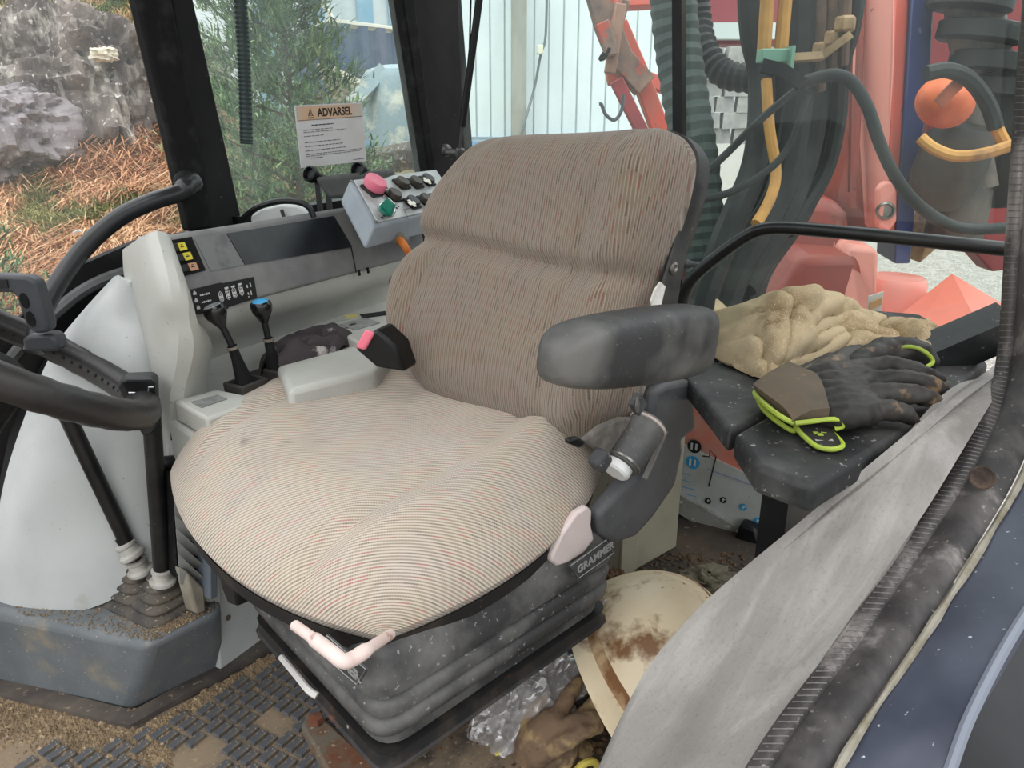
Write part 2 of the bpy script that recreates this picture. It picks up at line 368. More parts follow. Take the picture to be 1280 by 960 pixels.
# pillars
MB().prism([wr(190, -260), wr(241, -5), wr(302, 272), wr(306, 290), wr(262, 296), wr(214, -5), wr(160, -260)], -CL*.025).build('trim_1', m_pillar, None, bevel=.004, kind='structure')
MB().prism([wr(115, -260, .012), wr(160, -260, .012), wr(215, -5, .012), wr(262, 240, .012), wr(266, 285, .012), wr(238, 290, .012), wr(234, 270, .012), wr(170, -5, .012)], -CL*.025).build('trim_2', m_blackrub, None, bevel=.006, kind='structure')
MB().prism([wr(470, -260), wr(505, -5), wr(537, 212), wr(540, 250), wr(596, 240), wr(592, 195), wr(577, -5), wr(562, -260)], -CL*.05).build('trim_3', m_pillar, None, bevel=.004, kind='structure')
MB().prism([wr(466, -260, .008), wr(503, -5, .008), wr(536, 214, .008), wr(537, 250, .008), wr(546, 250, .008), wr(545, 214, .008), wr(518, -5, .008), wr(484, -260, .008)], -CL*.03).build('trim_4', m_blackrub, None, bevel=.004, kind='structure')
# windows
w1 = struct('window_1', wa(90, 300)); w2 = struct('window_2', wr(400, 270)); w3 = struct('window_3', wb(860, 440))
MB().prism([wa(-420, -300), wa(130, -300), wa(250, 285), wa(200, 300), wa(100, 340), wa(20, 410), wa(-60, 520), wa(-330, 700)], -AN*.005).build('pane', m_glassA, w1)
b = MB(); bar(b, [wa(262, 296), wa(170, 312), wa(110, 338), wa(60, 375), wa(0, 440), wa(-60, 530)], .03, .03, AN); b.build('lower_seal', m_blackrub, w1)
b = MB(); b.tube(spl([wa(255, 330, .02), wa(170, 338, .02), wa(110, 360, .02), wa(60, 400, .02), wa(10, 455, .02), wa(-40, 540, .02)], 5), .011, 8); b.build('lower_rail', mat('grey_rail', rgb(92, 94, 95), rgb(60, 60, 60), 9, rough=.4), w1)
MB().prism([wa(270, 300, -.01), wa(170, 315, -.01), wa(100, 345, -.01), wa(40, 400, -.01), wa(-20, 480, -.01), wa(-120, 700, -.01), wa(-120, 900, -.01), wa(140, 800, -.01), wa(270, 500, -.01)], -AN*.01).build('lower_panel', m_black, w1)
MB().prism([wr(200, -260, -.02), wr(470, -260, -.02), wr(515, -5, -.02), wr(548, 255, -.02), wr(290, 292, -.02)], -CL*.005).build('pane', m_glassB, w2)
b = MB(); bar(b, [wr(292, 284, .0), wr(545, 240, .0)], .04, .03, CL); b.build('sill', m_black, w2)
MB().prism([wb(560, -280), wb(850, -280), wb(850, 480), wb(590, 420)], CB*.005).build('left_pane', glass('rear_left_glass', .05, tint=(.95, 1, .99, 1), base=.02), w3)
MB().prism([wb(850, -280), wb(1330, -280), wb(1300, 430), wb(1160, 470), wb(850, 520)], CB*.005).build('right_pane', m_glassC, w3)
b = MB(); bar(b, [wb(848, -280, .012), wb(850, 500, .012)], .02, .03, CB); b.build('divider', m_black, w3)
b = MB(); bar(b, [wb(585, 330, 0), wb(850, 372, 0)], .05, .03, CB); b.build('sill', m_black, w3)
b = MB(); bar(b, [AY(1150, 452, 1.12), AY(1260, 405, 1.12)], .055, .05, AN); b.build('corner_sill', mat('black_sill', rgb(30, 33, 34), rgb(44, 48, 48), 20, rough=.5, speck=rgb(110, 112, 108), splo=.7), w3)

# roof: hatch over the driver, solid rim (above the frame)
cl = struct('ceiling', (0, 1.2, 1.6))
def cp(b_, l_, z): q = P2+CB*b_+CL*l_; return V((q.x, q.y, z))
m_roof = mat('roof_lining', rgb(84, 83, 80), rough=.9)
# solid roof over the back, frame round the open roof hatch above the driver
MB().prism([cp(.06, -.06, 1.6), cp(.06, 1.3, 1.6), cp(-1.0, 1.3, 1.6), cp(-1.0, -.06, 1.6)], UP*.08).build('roof_panel', m_roof, cl)
for l0, l1 in ((-.06, .16), (.82, 1.3)): MB().prism([cp(-1.0, l0, 1.6), cp(-1.0, l1, 1.6), cp(-1.7, l1, 1.6), cp(-1.7, l0+.1, 1.6)], UP*.08).build('roof_side', m_roof, cl)
MB().prism([cp(-1.5, .1, 1.6), cp(-1.5, 1.3, 1.6), cp(-1.75, 1.3, 1.6), cp(-1.75, .1, 1.6)], UP*.08).build('roof_front', m_roof, cl)
# ================================================================ outside the cab
GZ = -1.05
m_gravel = mat('gravel', rgb(150, 146, 138), rgb(118, 114, 108), 9, rough=.95, speck=rgb(190, 186, 178), spsc=40, splo=.58, bump=.01, bsc=50, det=6)
MB().prism([V((-60, -60, GZ-.1)), V((60, -60, GZ-.1)), V((60, 60, GZ-.1)), V((-60, 60, GZ-.1))], UP*.1).build('ground', m_gravel, None, kind='structure')

# ---- bank on the front side, rising to a rock outcrop
m_soil = mat('heath_soil', rgb(112, 96, 70), rgb(92, 98, 62), 2.2, rough=.95, c3=rgb(150, 118, 82), sc3=5, lo3=.45, hi3=.6, bump=.02, bsc=20)
def bankz(x, y):
    # height of the bank: low by the cab, up to the rock and heath behind
    d = y-3.2+.35*(x+3)
    h = GZ+.55*max(0, d)**.85*.9
    h += .16*noise.noise(V((x*.8, y*.8, 0)))+.06*noise.noise(V((x*2.5, y*2.5, 3)))
    k = min(1, max(0, (x/y+.42)/.10)); k = k*k*(3-2*k)      # to the right the bank gives way to a yard on a lower level
    yard = GZ+1.5*min(1, max(0, (y-3.2)/3.0))+.05*noise.noise(V((x*2, y*2, 3)))
    j = min(1, max(0, (.06-x/y)/.12)); yard = GZ-.02+(yard-GZ)*j*j*(3-2*j)
    return h*(1-k)+yard*k
G = [[V((x, y, bankz(x, y))) for x in np.linspace(-16, -.9-.12*(y-2) if y < 3.5 else lerp(-1.08, .1*y, min(1, (y-3.5)/2)), 72)] for y in np.linspace(2.0, 22, 90)]
MB().grid(G).build('bank', m_soil, None, kind='structure')
def project(p):
    d = p-CAM; z = d.y*_c-d.z*_sn
    return (640+FPX*d.x/z, 480-FPX*(d.y*_sn+d.z*_c)/z) if z > .05 else (-9999, 0)
def rock(name, label, pts, m, n=44, amp=.12, frac=2.2, parent=None, **k):
    """displaced lump: centre, radii"""
    c, r = pts; mb = MB(); G = []
    for i in range(n//2+1):
        t = math.pi*i/(n//2)-math.pi/2; row = []
        for j in range(n):
            a = 2*math.pi*j/n; d = V((math.cos(t)*math.cos(a), math.cos(t)*math.sin(a), math.sin(t)))
            # blocky: snap to faceted radius by cells
            q = d*frac+V(c)*.37
            cell = noise.voronoi(q, distance_metric='DISTANCE', exponent=2.5)
            s = 1+amp*(2*cell[0][0]-.9)*1.5+amp*.9*noise.noise(q*2.2)+amp*.55*noise.noise(q*5)+amp*.35*noise.noise(V((q.x*13, q.y*13, q.z*7)))-amp*.9*max(0, .25-abs(noise.noise(V((q.x*3.1, q.y*3.1, q.z*1.1)))))*2.2
            e = [abs(x)**.72*(1 if x > 0 else -1) for x in d]
            row.append(V(c)+V((e[0]*r[0], e[1]*r[1], e[2]*r[2]))*s)
        G.append(row)
    mb.grid(G, closeu=True)
    return mb.build(name, m, parent, smooth=28, **k)
m_rock = mat('lichened_rock', rgb(128, 119, 112), rgb(80, 72, 70), 1.6, .40, .60, rough=.95, c3=rgb(176, 172, 162), sc3=3.5, lo3=.52, hi3=.66, speck=rgb(200, 198, 190), spsc=18, splo=.64, bump=.08, bsc=8, det=9, stretch=(1.7, 1.7, .55))
m_slab = mat('bare_grey_slab', rgb(146, 140, 142), rgb(112, 106, 108), 2.4, rough=.95, speck=rgb(172, 168, 168), spsc=20, bump=.05, bsc=9, det=9, c3=rgb(90, 84, 82), sc3=3, lo3=.55, hi3=.7)
Y0 = 8.0
def lab(o, label, cat, group=None):
    o['label'] = label; o['category'] = cat
    if group: o['group'] = group
    return o
c = AY(95, 138, 8.3); lab(rock('rock_outcrop', '', (c, (1.25, .8, .85)), m_rock, 150, .2, 1.7), 'big weathered grey rock outcrop with dark clefts above the bracken', 'rock')
c = AY(185, 150, 8.6); lab(rock('rock_outcrop', '', (c, (.55, .7, .85)), m_rock, 120, .2, 2.0), 'tall brownish rock face beside the front pillar, right of the big outcrop', 'rock')
c = AY(-12, 168, 7.3); lab(rock('rock_slab', '', (c, (.72, .6, .40)), m_slab, 130, .13, 1.5), 'smooth purplish grey rock slab low at the far left above the bracken', 'rock')
c = AY(130, 68, 7.2); b = rock('pale_stone', '', (c, (.10, .08, .05)), mat('pale_stone', rgb(206, 200, 180), rough=.9), 24, .3, 2.5); lab(b, 'small pale cream stone lying on top of the rock outcrop', 'stone')

# ---- grass and bracken
def blade_mat(name, c, c2, c3):
    t = NT(name); t.b.inputs['Roughness'].default_value = .8; t.b.inputs['Specular IOR Level'].default_value = .15
    a = t.n('ShaderNodeAttribute'); a.attribute_name = 'tone'
    x = t.n('ShaderNodeValToRGB'); t.l(a.outputs['Fac'], x.inputs[0]); e = x.color_ramp.elements
    e[0].color = c; e[1].color = c3; e.new(.5).color = c2
    t.l(x.outputs[0], t.b.inputs['Base Color']); return t.m
class Blades:
    def __init__(s): s.v = []; s.f = []; s.t = []
    def blade(s, p, d, l, w, bend, tone):
        side = d.cross(UP); side = side.normalized() if side.length > .01 else V((1, 0, 0))
        out = V((d.x, d.y, 0)); out = out.normalized() if out.length > .01 else V((1, 0, 0))
        k = len(s.v); q = p+d*l*.55; e = p+d*l+out*l*bend-UP*l*bend*.7
        s.v += [p-side*w, p+side*w, q-side*w*.8+out*l*bend*.2, q+side*w*.8+out*l*bend*.2, e]
        s.f += [(k, k+1, k+3, k+2), (k+2, k+3, k+4)]; s.t += [tone]*5
    def build(s, name, m, label=None, cat=None, kind=None, parent=None, group=None):
        b = MB(); b.v = s.v; b.f = s.f; o = b.build(name, m, parent, smooth=0)
        a = o.data.attributes.new('tone', 'FLOAT', 'POINT'); a.data.foreach_set('value', s.t)
        if label: o['label'] = label; o['category'] = cat
        if kind: o['kind'] = kind
        if group: o['group'] = group
        return o
m_brack = blade_mat('bracken', rgb(140, 92, 66), rgb(188, 140, 104), rgb(216, 184, 146))
m_grass = blade_mat('heath_grass', rgb(74, 84, 48), rgb(122, 128, 76), rgb(176, 164, 116))
m_heath = blade_mat('green_heath', rgb(50, 66, 48), rgb(84, 104, 66), rgb(140, 150, 96))
m_straw = blade_mat('straw_grass', rgb(150, 122, 84), rgb(202, 174, 128), rgb(226, 204, 164))
brk, grs, hth, stw = Blades(), Blades(), Blades(), Blades()
def tuft(B, p, n, l, w, spread, bend, t0, tj=.3):
    for _ in range(n):
        a = random.uniform(0, 6.283); r = random.random()*spread
        d = V((math.cos(a)*r, math.sin(a)*r, 1)).normalized()
        B.blade(p+V((random.gauss(0, w*3), random.gauss(0, w*3), 0)), d, l*random.uniform(.6, 1.2), w*random.uniform(.7, 1.3), bend*random.uniform(.3, 1.3), min(1, max(0, t0+random.uniform(-tj, tj))))
for i in range(18000):
    y = 2.3+17*random.random()**1.6; x = random.uniform(-1.3*y, -.9-.12*(y-2))
    z = bankz(x, y); p = V((x, y, z)); u, v = project(p)
    if not (-420 < u < 580 and -60 < v < 480): continue
    n1 = noise.noise(V((x*.9, y*.9, 1))); n2 = noise.noise(V((x*2.3, y*2.3, 5))); t0 = .5+.6*noise.noise(V((x*1.7, y*1.7, 8)))
    kk_ = (x/y+.42)/.10
    if kk_ > .6 and random.random() < .75: continue
    if v < 75:        # heath and straw above the rock
        (tuft(stw, p, 16, .34, .006, .9, .6, t0) if n1+.5*n2 > .08 else tuft(hth, p, 16, .2, .009, 1.5, .3, t0))
    elif u > 290:     # thinner growth behind the side window
        (tuft(grs, p, 10, .2, .005, 1.2, .4, t0) if n1 < .15 else tuft(brk, p, 10, .2, .006, 1.4, .7, t0))
    else:
        (tuft(brk, p, 20, .24, .0065, 1.6, 1.0, t0) if n1*.8+n2*.6 > -.22 else tuft(grs, p, 18, .22, .005, 1.3, .5, t0))
brk.build('bracken', m_brack, 'rust coloured dead bracken covering the bank below the rocks', 'bracken', 'stuff')
grs.build('bank_grass', m_grass, 'olive green grass tufts growing among the bracken on the bank', 'grass', 'stuff')
hth.build('heather', m_heath, 'dark green low heath growing on top of the rocks', 'heath', 'stuff')
stw.build('straw_grass', m_straw, 'straw coloured tall grass on the slope above the rocks', 'grass', 'stuff')

# ---- pines
m_bark = mat('pine_bark', rgb(104, 88, 74), rgb(82, 70, 60), 20, rough=.95)
def pine(p, h, r, label, name='young_pine', n=26, per=80, t0=.5, m=None):
    root = thing(name, label, 'tree', p, 'young pines outside the front windows')
    b = MB(); b.tube([p, p+UP*h*.5+V((.03, 0, 0)), p+UP*h], [.05*h/3, .03*h/3, .006], 7)
    bl = Blades()
    for i in range(n):
        f = .08+.9*(i/n); z = h*f; a = i*2.4; L = r*(1-f)**.7*random.uniform(.8, 1.15)+.1
        s0 = p+UP*z; d = V((math.cos(a), math.sin(a), .35)).normalized(); e = s0+d*L+UP*.12*L
        b.tube([s0, s0+d*L*.5, e], [.012, .008, .003], 5)
        for k in range(per):
            q = lerp(s0, e, .2+.8*random.random()**.6)+V([random.gauss(0, .05*L+.02) for _ in range(3)])
            dd = (d*.8+V([random.uniform(-1, 1) for _ in range(3)])*.8+UP*.3).normalized()
            bl.blade(q, dd, .062*random.uniform(.7, 1.3), .0055, .1, min(1, max(0, t0+random.uniform(-.4, .4))))
    b.build('trunk', m_bark, root); bl.build('needles', m or m_pine, None, None, 'stuff', root)
m_pine = blade_mat('pine_needles', rgb(58, 84, 58), rgb(104, 132, 92), rgb(160, 178, 128))
def on(u, v, y): p = AY(u, v, y); return V((p.x, p.y, bankz(p.x, p.y)))
pine(on(372, 262, 4.6), 2.1, .62, 'bushy green pine behind the side window, left of the warning sign', n=56, per=320)
pine(on(318, 220, 5.6), 1.9, .55, 'slender pale green pine by the hanging hose, left of the bushy pine', n=40, per=220, t0=.65)
pine(on(10, 420, 2.9), .62, .3, 'small bright green pine low at the far left edge', n=22, per=90, t0=.55)
pine(on(-40, 300, 4.2), 1.0, .4, 'small green pine at the far left, farther than the lowest one', n=20, per=80, t0=.45)

# ---- blue buildings, timber and tank behind the side window
m_bwhite = mat('weathered_white_steel', rgb(206, 216, 220), rgb(186, 198, 204), 1.5, rough=.6)
m_bblue = mat('pale_blue_steel', rgb(128, 172, 200), rgb(150, 184, 206), 1.5, rough=.6)
m_cont = mat('dark_blue_container', rgb(78, 96, 124), rgb(104, 116, 136), 1.4, rough=.6, c3=rgb(120, 96, 86), sc3=2, lo3=.66, hi3=.74)
far = thing('cladded_shed', 'pale blue and white striped metal shed behind the dark blue container', 'building', AY(430, 20, 13))
a0 = AY(300, 60, 13); a1 = AY(560, 60, 15)
for i in range(13):
    p = lerp(a0, a1, i/13); q = lerp(a0, a1, (i+1)/13); nrm = V((.2, -1, 0)).normalized()
    off = nrm*(.04 if i % 2 else 0)
    lo_ = -1.2; hi_ = 4.2
    MB().prism([V((p.x, p.y, lo_))+off, V((q.x, q.y, lo_))+off, V((q.x, q.y, hi_))+off, V((p.x, p.y, hi_))+off], -nrm*.1).build('cladding_panel', m_bblue if i % 3 == 1 or i % 5 == 4 else m_bwhite, far)
con = thing('shipping_container', 'dark blue corrugated container with pale roof edge, behind the pine', 'container', AY(470, 110, 10.5))
ca, cbb, cc = AY(368, 90, 12.0), AY(418, 92, 10.2), AY(560, 140, 12.0)
def corr(mb, p, q, lo_, hi_, pitch=.28, dep=.05):
    d = (q-p); d.z = 0; L = d.length; d.normalize(); nrm = V((d.y, -d.x, 0)); n = max(2, int(L/pitch)); row = []
    for i in range(n):
        s = L*i/n; w = L/n
        for a, o in ((0, 0), (.35, 0), (.5, dep), (.85, dep)): row.append(p+d*(s+w*a)+nrm*o)
    row.append(p+d*L)
    mb.grid([[V((r.x, r.y, lo_)) for r in row], [V((r.x, r.y, hi_)) for r in row]]); return mb
htop = AY(440, 30, 10.4).z
corr(corr(MB(), ca, cbb, -1.1, htop), cbb, cc, -1.1, htop).build('wall', m_cont, con)
b = MB(); b.tube([V((ca.x, ca.y, htop)), V((cbb.x, cbb.y, htop)), V((cc.x, cc.y, htop))], .045, 4); b.build('roof_rail', mat('pale_rail', rgb(190, 186, 176), rough=.7), con)
b = MB(); b.tube([AY(385, -25, 10.0), AY(416, 24, 10.0)], .03, 5); o = b.build('loose_pole', mat('pale_pole', rgb(214, 210, 200), rough=.7)); lab(o, 'pale pole leaning on the container roof', 'pole')
m_timber = mat('grey_timber', rgb(176, 168, 152), rgb(140, 132, 118), 8, rough=.9, stretch=(1, 6, 6))
for i in range(6):
    p, q = AY(404+i*5, 84+i*11, 9.2), AY(452+i*9, 108+i*12, 8.6)
    b = MB(); bar(b, [p, q], .16, .07, UP); o = b.build('timber_beam', m_timber)
    lab(o, ['topmost grey timber beam stacked left of the pale tank', 'second timber beam from the top of the stack left of the tank', 'third timber beam from the top of the stack by the tank', 'fourth timber beam down the stack by the tank', 'fifth timber beam down the stack, near the warning sign', 'lowest timber beam of the stack, behind the warning sign corner'][i], 'timber', 'stacked timber beams by the container')
tk = thing('storage_tank', 'pale blue grey round tank with a conical shoulder beside the window pillar', 'tank', AY(500, 180, 7.6))
tc = AY(515, 190, 7.6); m_tank = mat('dull_tank', rgb(140, 158, 166), rgb(120, 138, 146), 2, rough=.55, c3=rgb(196, 196, 186), sc3=4)
zt = AY(500, 82, 7.6).z; zb = AY(500, 178, 7.6).z
MB().lathe([(.46, zb-tc.z-.1), (.46, zt-tc.z-.12), (.40, zt-tc.z-.04), (.25, zt-tc.z)], tc+V((.02, 0, 0)), UP, 32).build('shell', m_tank, tk)
b = MB(); bar(b, [AY(440, 132, 7.2), AY(482, 88, 7.3)], .12, .12, V((0, -1, .3))); b.build('chute', m_tank, tk)
MB().box(tc+V((.1, 0, zb-tc.z-.25)), (1.6, 1.2, .3)).build('plinth', mat('tank_footing', rgb(170, 160, 136), rgb(140, 128, 100), 5, rough=.9), tk)
for i in range(5):
    p = AY(452+i*17, 205-i*3, 6.2-.1*i); o = rock('rubble_stone', '', (p, (.16, .12, .09)), m_rock, 14, .12, 1.5); lab(o, ['ochre rubble stone right behind the warning sign', 'second rubble stone right of the warning sign', 'middle rubble stone below the tank', 'fourth rubble stone, towards the window pillar', 'rubble stone nearest the window pillar'][i], 'stone', 'rubble below the tank')

# ---- white cladded wall behind the rear window
m_wwall = mat('white_cladding', rgb(226, 236, 236), rgb(214, 226, 228), 1.2, rough=.5, c3=rgb(206, 212, 186), sc3=.9, lo3=.6, hi3=.8)
hall = thing('white_hall', 'white sheet metal hall with vertical seams behind the seat', 'building', AY(720, 150, 7.5))
h0, h1 = AY(578, 150, 7.4), AY(862, 150, 7.4)
n = 16; hz0 = AY(610, 172, 7.4).z
for i in range(n):
    p = lerp(h0, h1, i/n); q = lerp(h0, h1, (i+1)/n); w = .005
    MB().prism([V((p.x+w, p.y, hz0)), V((q.x-w, p.y, hz0)), V((q.x-w, p.y, 5)), V((p.x+w, p.y, 5))], V((0, .05, 0))).build('cladding_sheet', m_wwall, hall, bevel=.006)
MB().prism([V((h0.x, h0.y+.02, -1)), V((h1.x, h0.y+.02, -1)), V((h1.x, h0.y+.02, 5)), V((h0.x, h0.y+.02, 5))], V((0, .05, 0))).build('backing', mat('seam_grey', rgb(200, 212, 214), rough=.6), hall)
MB().box(AY(618, 186, 7.36), (2.4, .06, .12)).build('blue_base_rail', mat('blue_rail', rgb(120, 160, 200), rough=.6), hall)
p0, p1 = AY(648, 210, 7.2), AY(649, -60, 7.2)
o = MB().box((p0+p1)/2, (.135, .12, (p1-p0).length)).build('concrete_post', mat('grey_post', rgb(164, 164, 156), rgb(140, 142, 134), 4, rough=.85, stretch=(2, 2, .4)), None, bevel=.01); lab(o, 'weathered grey vertical post against the white hall', 'post')
cb_ = MB(); cb_.tube(spl([AY(684, -30, 7.25), AY(682, 45, 7.25), AY(676, 68, 7.25), AY(668, 110, 7.25), AY(658, 145, 7.05), AY(650, 176, 7.0)], 5), .011, 6); root = thing('wall_cable', 'thin grey cable with a cream junction box on the white hall', 'cable', AY(676, 68, 7.25))
cb_.build('cable', mat('grey_cable', rgb(110, 118, 118), rough=.6), root); MB().box(AY(675, 62, 7.2), (.055, .06, .075)).build('junction_box', mat('cream_box', rgb(226, 224, 200), rough=.5), root, bevel=.008)
# low stone wall far behind the machine
m_stone = mat('stone_wall', rgb(182, 180, 176), rgb(150, 148, 146), 3, rough=.95, bump=.02, bsc=12)
sw = thing('stone_wall', 'pale dry stone wall seen between the black hoses', 'wall', AY(910, 150, 9))
stones = [raw(MB().box((0, 0, 0), (.28, .2, .17), taper=.9), 'stone', m_stone, 0), raw(MB().box((0, 0, 0), (.2, .2, .16), taper=.85), 'stone', m_stone, 0)]
for r in range(6):
    for i in range(8): put('stone', stones[(i*7+r*3) % 2], AY(872, 158, 9)+V((i*.265+(r % 2)*.12, random.uniform(-.03, .03), r*.165-.1)), (0, random.uniform(-.06, .06), random.uniform(-.1, .1)), sw)
o = MB().box(AY(905, 12, 9.5), (1.3, .5, .75)).build('red_shed', mat('red_board', rgb(140, 62, 68), rough=.7)); lab(o, 'distant red box behind the hoses, above the stone wall', 'shed')
o = MB().box(AY(908, 40, 9.2), (1.0, .3, .16)).build('white_sill', mat('white_board', rgb(200, 208, 206), rough=.7)); lab(o, 'distant white board under the red box', 'board')

# ---- red implement frame with hook, in front of the hall
m_red = mat('worn_red_paint', rgb(196, 84, 66), rgb(170, 96, 82), 6, rough=.5, c3=rgb(120, 104, 92), sc3=7, lo3=.56, hi3=.68, speck=rgb(90, 80, 72), spsc=60, splo=.7)
m_mud = mat('mud_caked_steel', rgb(138, 112, 98), rgb(96, 84, 80), 8, rough=.9, c3=rgb(170, 80, 66), sc3=6, lo3=.58, hi3=.64)
fr_ = thing('red_implement_frame', 'muddy red lattice frame with a wire hook, hanging before the white hall', 'machine frame', AY(790, 90, 4.0))
def beam(name, pts, w, d, m, y=4.0, par=None):
    b = MB(); bar(b, [AY(u, v, y) for u, v in pts], w, d, V((0, -1, .2))); return b.build(name, m, par, bevel=.006)
beam('main_beam', [(742, -30), (758, 30), (776, 75), (806, 108)], .11, .09, m_mud, 3.95, fr_)
beam('side_beam', [(772, 30), (800, 95), (828, 172), (840, 220)], .085, .07, m_red, 4.05, fr_)
beam('upper_cross', [(750, -4), (840, -8)], .12, .08, m_red, 4.1, fr_)
beam('strut', [(782, 0), (768, 52)], .04, .04, m_mud, 3.9, fr_)
beam('strut', [(776, -10), (762, 50), (770, 80)], .025, .03, m_red, 3.85, fr_)
beam('brown_beam', [(776, 5), (762, 92)], .05, .06, mat('brown_beam', rgb(156, 122, 104), rgb(130, 100, 88), 9, rough=.8), 3.8, fr_)
beam('cross_plate', [(758, 98), (786, 90), (840, 112)], .07, .05, m_red, 4.1, fr_)
beam('lower_beam', [(770, 100), (806, 172), (820, 210)], .06, .05, mat('dark_red', rgb(148, 58, 60), rgb(120, 60, 60), 7, rough=.6), 3.9, fr_)
b = MB(); b.tube(spl([AY(779, 118, 3.7), AY(777, 138, 3.7), AY(768, 150, 3.7), AY(757, 143, 3.7), AY(752, 131, 3.7), AY(749, 130, 3.7)], 5), .008, 6); b.build('wire_hook', mat('hook_wire', rgb(70, 74, 80), rough=.5), fr_)
b = MB(); b.tube(spl([AY(755, 66, 3.7), AY(750, 74, 3.7), AY(756, 72, 3.7), AY(762, 60, 3.7)], 4), .008, 6); b.build('small_hook', m_blackrub, fr_)
beam('gusset', [(752, 28), (760, 50), (764, 70)], .06, .05, m_mud, 3.75, fr_)

# ---- boom and hoses behind the right rear pane
m_or = mat('lit_orange_red', rgb(242, 158, 144), rgb(234, 160, 148), 4, rough=.42, speck=rgb(140, 90, 80), spsc=30, splo=.71, c3=rgb(206, 96, 80), sc3=2, lo3=.55, hi3=.7)  # boom paint as on its bright faces, the light put into the colour
m_ord = mat('shaded_orange_red', rgb(150, 66, 56), rgb(130, 70, 62), 5, rough=.5, speck=rgb(90, 60, 54), spsc=30, splo=.69)  # same boom paint, darkened in colour for the shaded faces
m_blue = mat('dark_blue_paint', rgb(48, 58, 112), rgb(58, 66, 110), 6, rough=.5, speck=rgb(150, 150, 160), spsc=14, splo=.72)
m_hose = mat('black_hose', rgb(25, 28, 28), rgb(42, 46, 45), 10, rough=.6, spec=.3)
m_yel = mat('yellow_hose', rgb(206, 150, 78), rgb(170, 120, 66), 9, rough=.6, c3=rgb(110, 86, 60), sc3=8, lo3=.58, hi3=.7)
m_dred = mat('dark_red_panel', rgb(132, 28, 30), rgb(116, 28, 30), 4, rough=.5)
bm = thing('backhoe_boom', 'orange red steel boom with pivot pin and dark blue edge, behind the window', 'boom', AY(1085, 250, 2.6))
def plate(name, pts, off, m, par, bev=.008):
    return MB().prism([AY(*p) for p in pts], V(off)).build(name, m, par, bevel=bev)
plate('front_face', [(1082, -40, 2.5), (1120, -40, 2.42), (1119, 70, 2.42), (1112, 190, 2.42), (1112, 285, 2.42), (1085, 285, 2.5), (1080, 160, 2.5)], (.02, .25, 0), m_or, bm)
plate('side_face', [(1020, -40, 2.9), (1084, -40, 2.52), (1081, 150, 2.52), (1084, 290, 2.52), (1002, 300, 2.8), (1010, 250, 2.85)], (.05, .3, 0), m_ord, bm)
b = MB(); b.tube([AY(1078, -40, 2.5), AY(1073, 120, 2.5), AY(1066, 260, 2.5)], .012, 6); b.tube([AY(1066, -40, 2.53), AY(1062, 100, 2.53), AY(1060, 240, 2.53)], .008, 6); b.build('weld_seam', m_ord, bm)
plate('edge_face', [(1120, -40, 2.44), (1142, -40, 2.5), (1136, 100, 2.5), (1122, 300, 2.5), (1110, 300, 2.44), (1113, 180, 2.44)], (.02, .25, 0), mat('edge_orange_red', rgb(216, 98, 80), rgb(204, 106, 90), 5, rough=.45, speck=rgb(120, 70, 60), spsc=30, splo=.7), bm)  # middle tone of the boom paint, shading put into the colour
plate('blue_edge', [(1142, -40, 2.46), (1170, -40, 2.5), (1164, 80, 2.5), (1148, 230, 2.5), (1138, 330, 2.5), (1118, 330, 2.46), (1130, 150, 2.46)], (.03, .2, 0), m_blue, bm)
pn = AY(1106, 263, 2.4); pb = plate('pin_lug', [(1092, 235, 2.42), (1100, 226, 2.42), (1112, 226, 2.42), (1116, 240, 2.42), (1116, 275, 2.42), (1106, 288, 2.42), (1092, 283, 2.42)], (0, -.03, 0), m_or, bm)
MB().lathe([(.028, 0), (.028, .018), (.022, .022), (.018, .012), (.004, .012)], pn+V((0, .0, 0)), V((-.3, -1, 0)), 18).build('pivot_pin', m_chrome, pb)
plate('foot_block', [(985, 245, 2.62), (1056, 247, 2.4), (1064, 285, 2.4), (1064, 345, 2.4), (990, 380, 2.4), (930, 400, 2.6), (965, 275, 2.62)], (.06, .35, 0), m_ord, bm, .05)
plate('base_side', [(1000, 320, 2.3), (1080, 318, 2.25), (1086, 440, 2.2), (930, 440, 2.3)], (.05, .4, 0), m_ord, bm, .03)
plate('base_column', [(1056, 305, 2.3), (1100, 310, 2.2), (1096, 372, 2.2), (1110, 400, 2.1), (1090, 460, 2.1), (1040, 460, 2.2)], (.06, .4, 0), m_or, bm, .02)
MB().lathe([(.09, -.3), (.09, .02), (.08, .04)], AY(1118, 362, 2.3), UP, 20).build('pivot_post', m_or, bm)
st = plate('label_plate', [(1085, 370, 2.08), (1104, 364, 2.06), (1100, 405, 2.06), (1084, 400, 2.08)], (0, -.004, 0), mat('label_white', rgb(220, 215, 208)), bm, 0)
plate('label_stripe', [(1087, 378, 2.07), (1102, 371, 2.055), (1101, 380, 2.055), (1086, 387, 2.07)], (0, -.006, 0), mat('label_orange', rgb(200, 150, 100)), st, 0)
cv = thing('orange_cover', 'salmon orange pointed sheet metal cover low at the right edge of the rear window', 'cover', AY(1180, 400, 2.0))
A_, B_, C_, D_, E_ = AY(1190, 342, 2.1), AY(1110, 405, 1.95), AY(1235, 430, 1.75), AY(1262, 385, 2.0), AY(1115, 460, 1.75)
MB().add([A_, B_, E_, C_, D_, A_+V((.1, .5, -.3)), E_-UP*.2, C_-UP*.2], [(0, 1, 2, 3), (0, 3, 4), (0, 4, 5), (0, 5, 1), (2, 6, 7, 3)]).build('shell', mat('salmon_orange', rgb(222, 118, 98), rgb(206, 112, 94), 6, rough=.5, speck=rgb(190, 90, 70), spsc=40, splo=.72), cv, smooth=0)
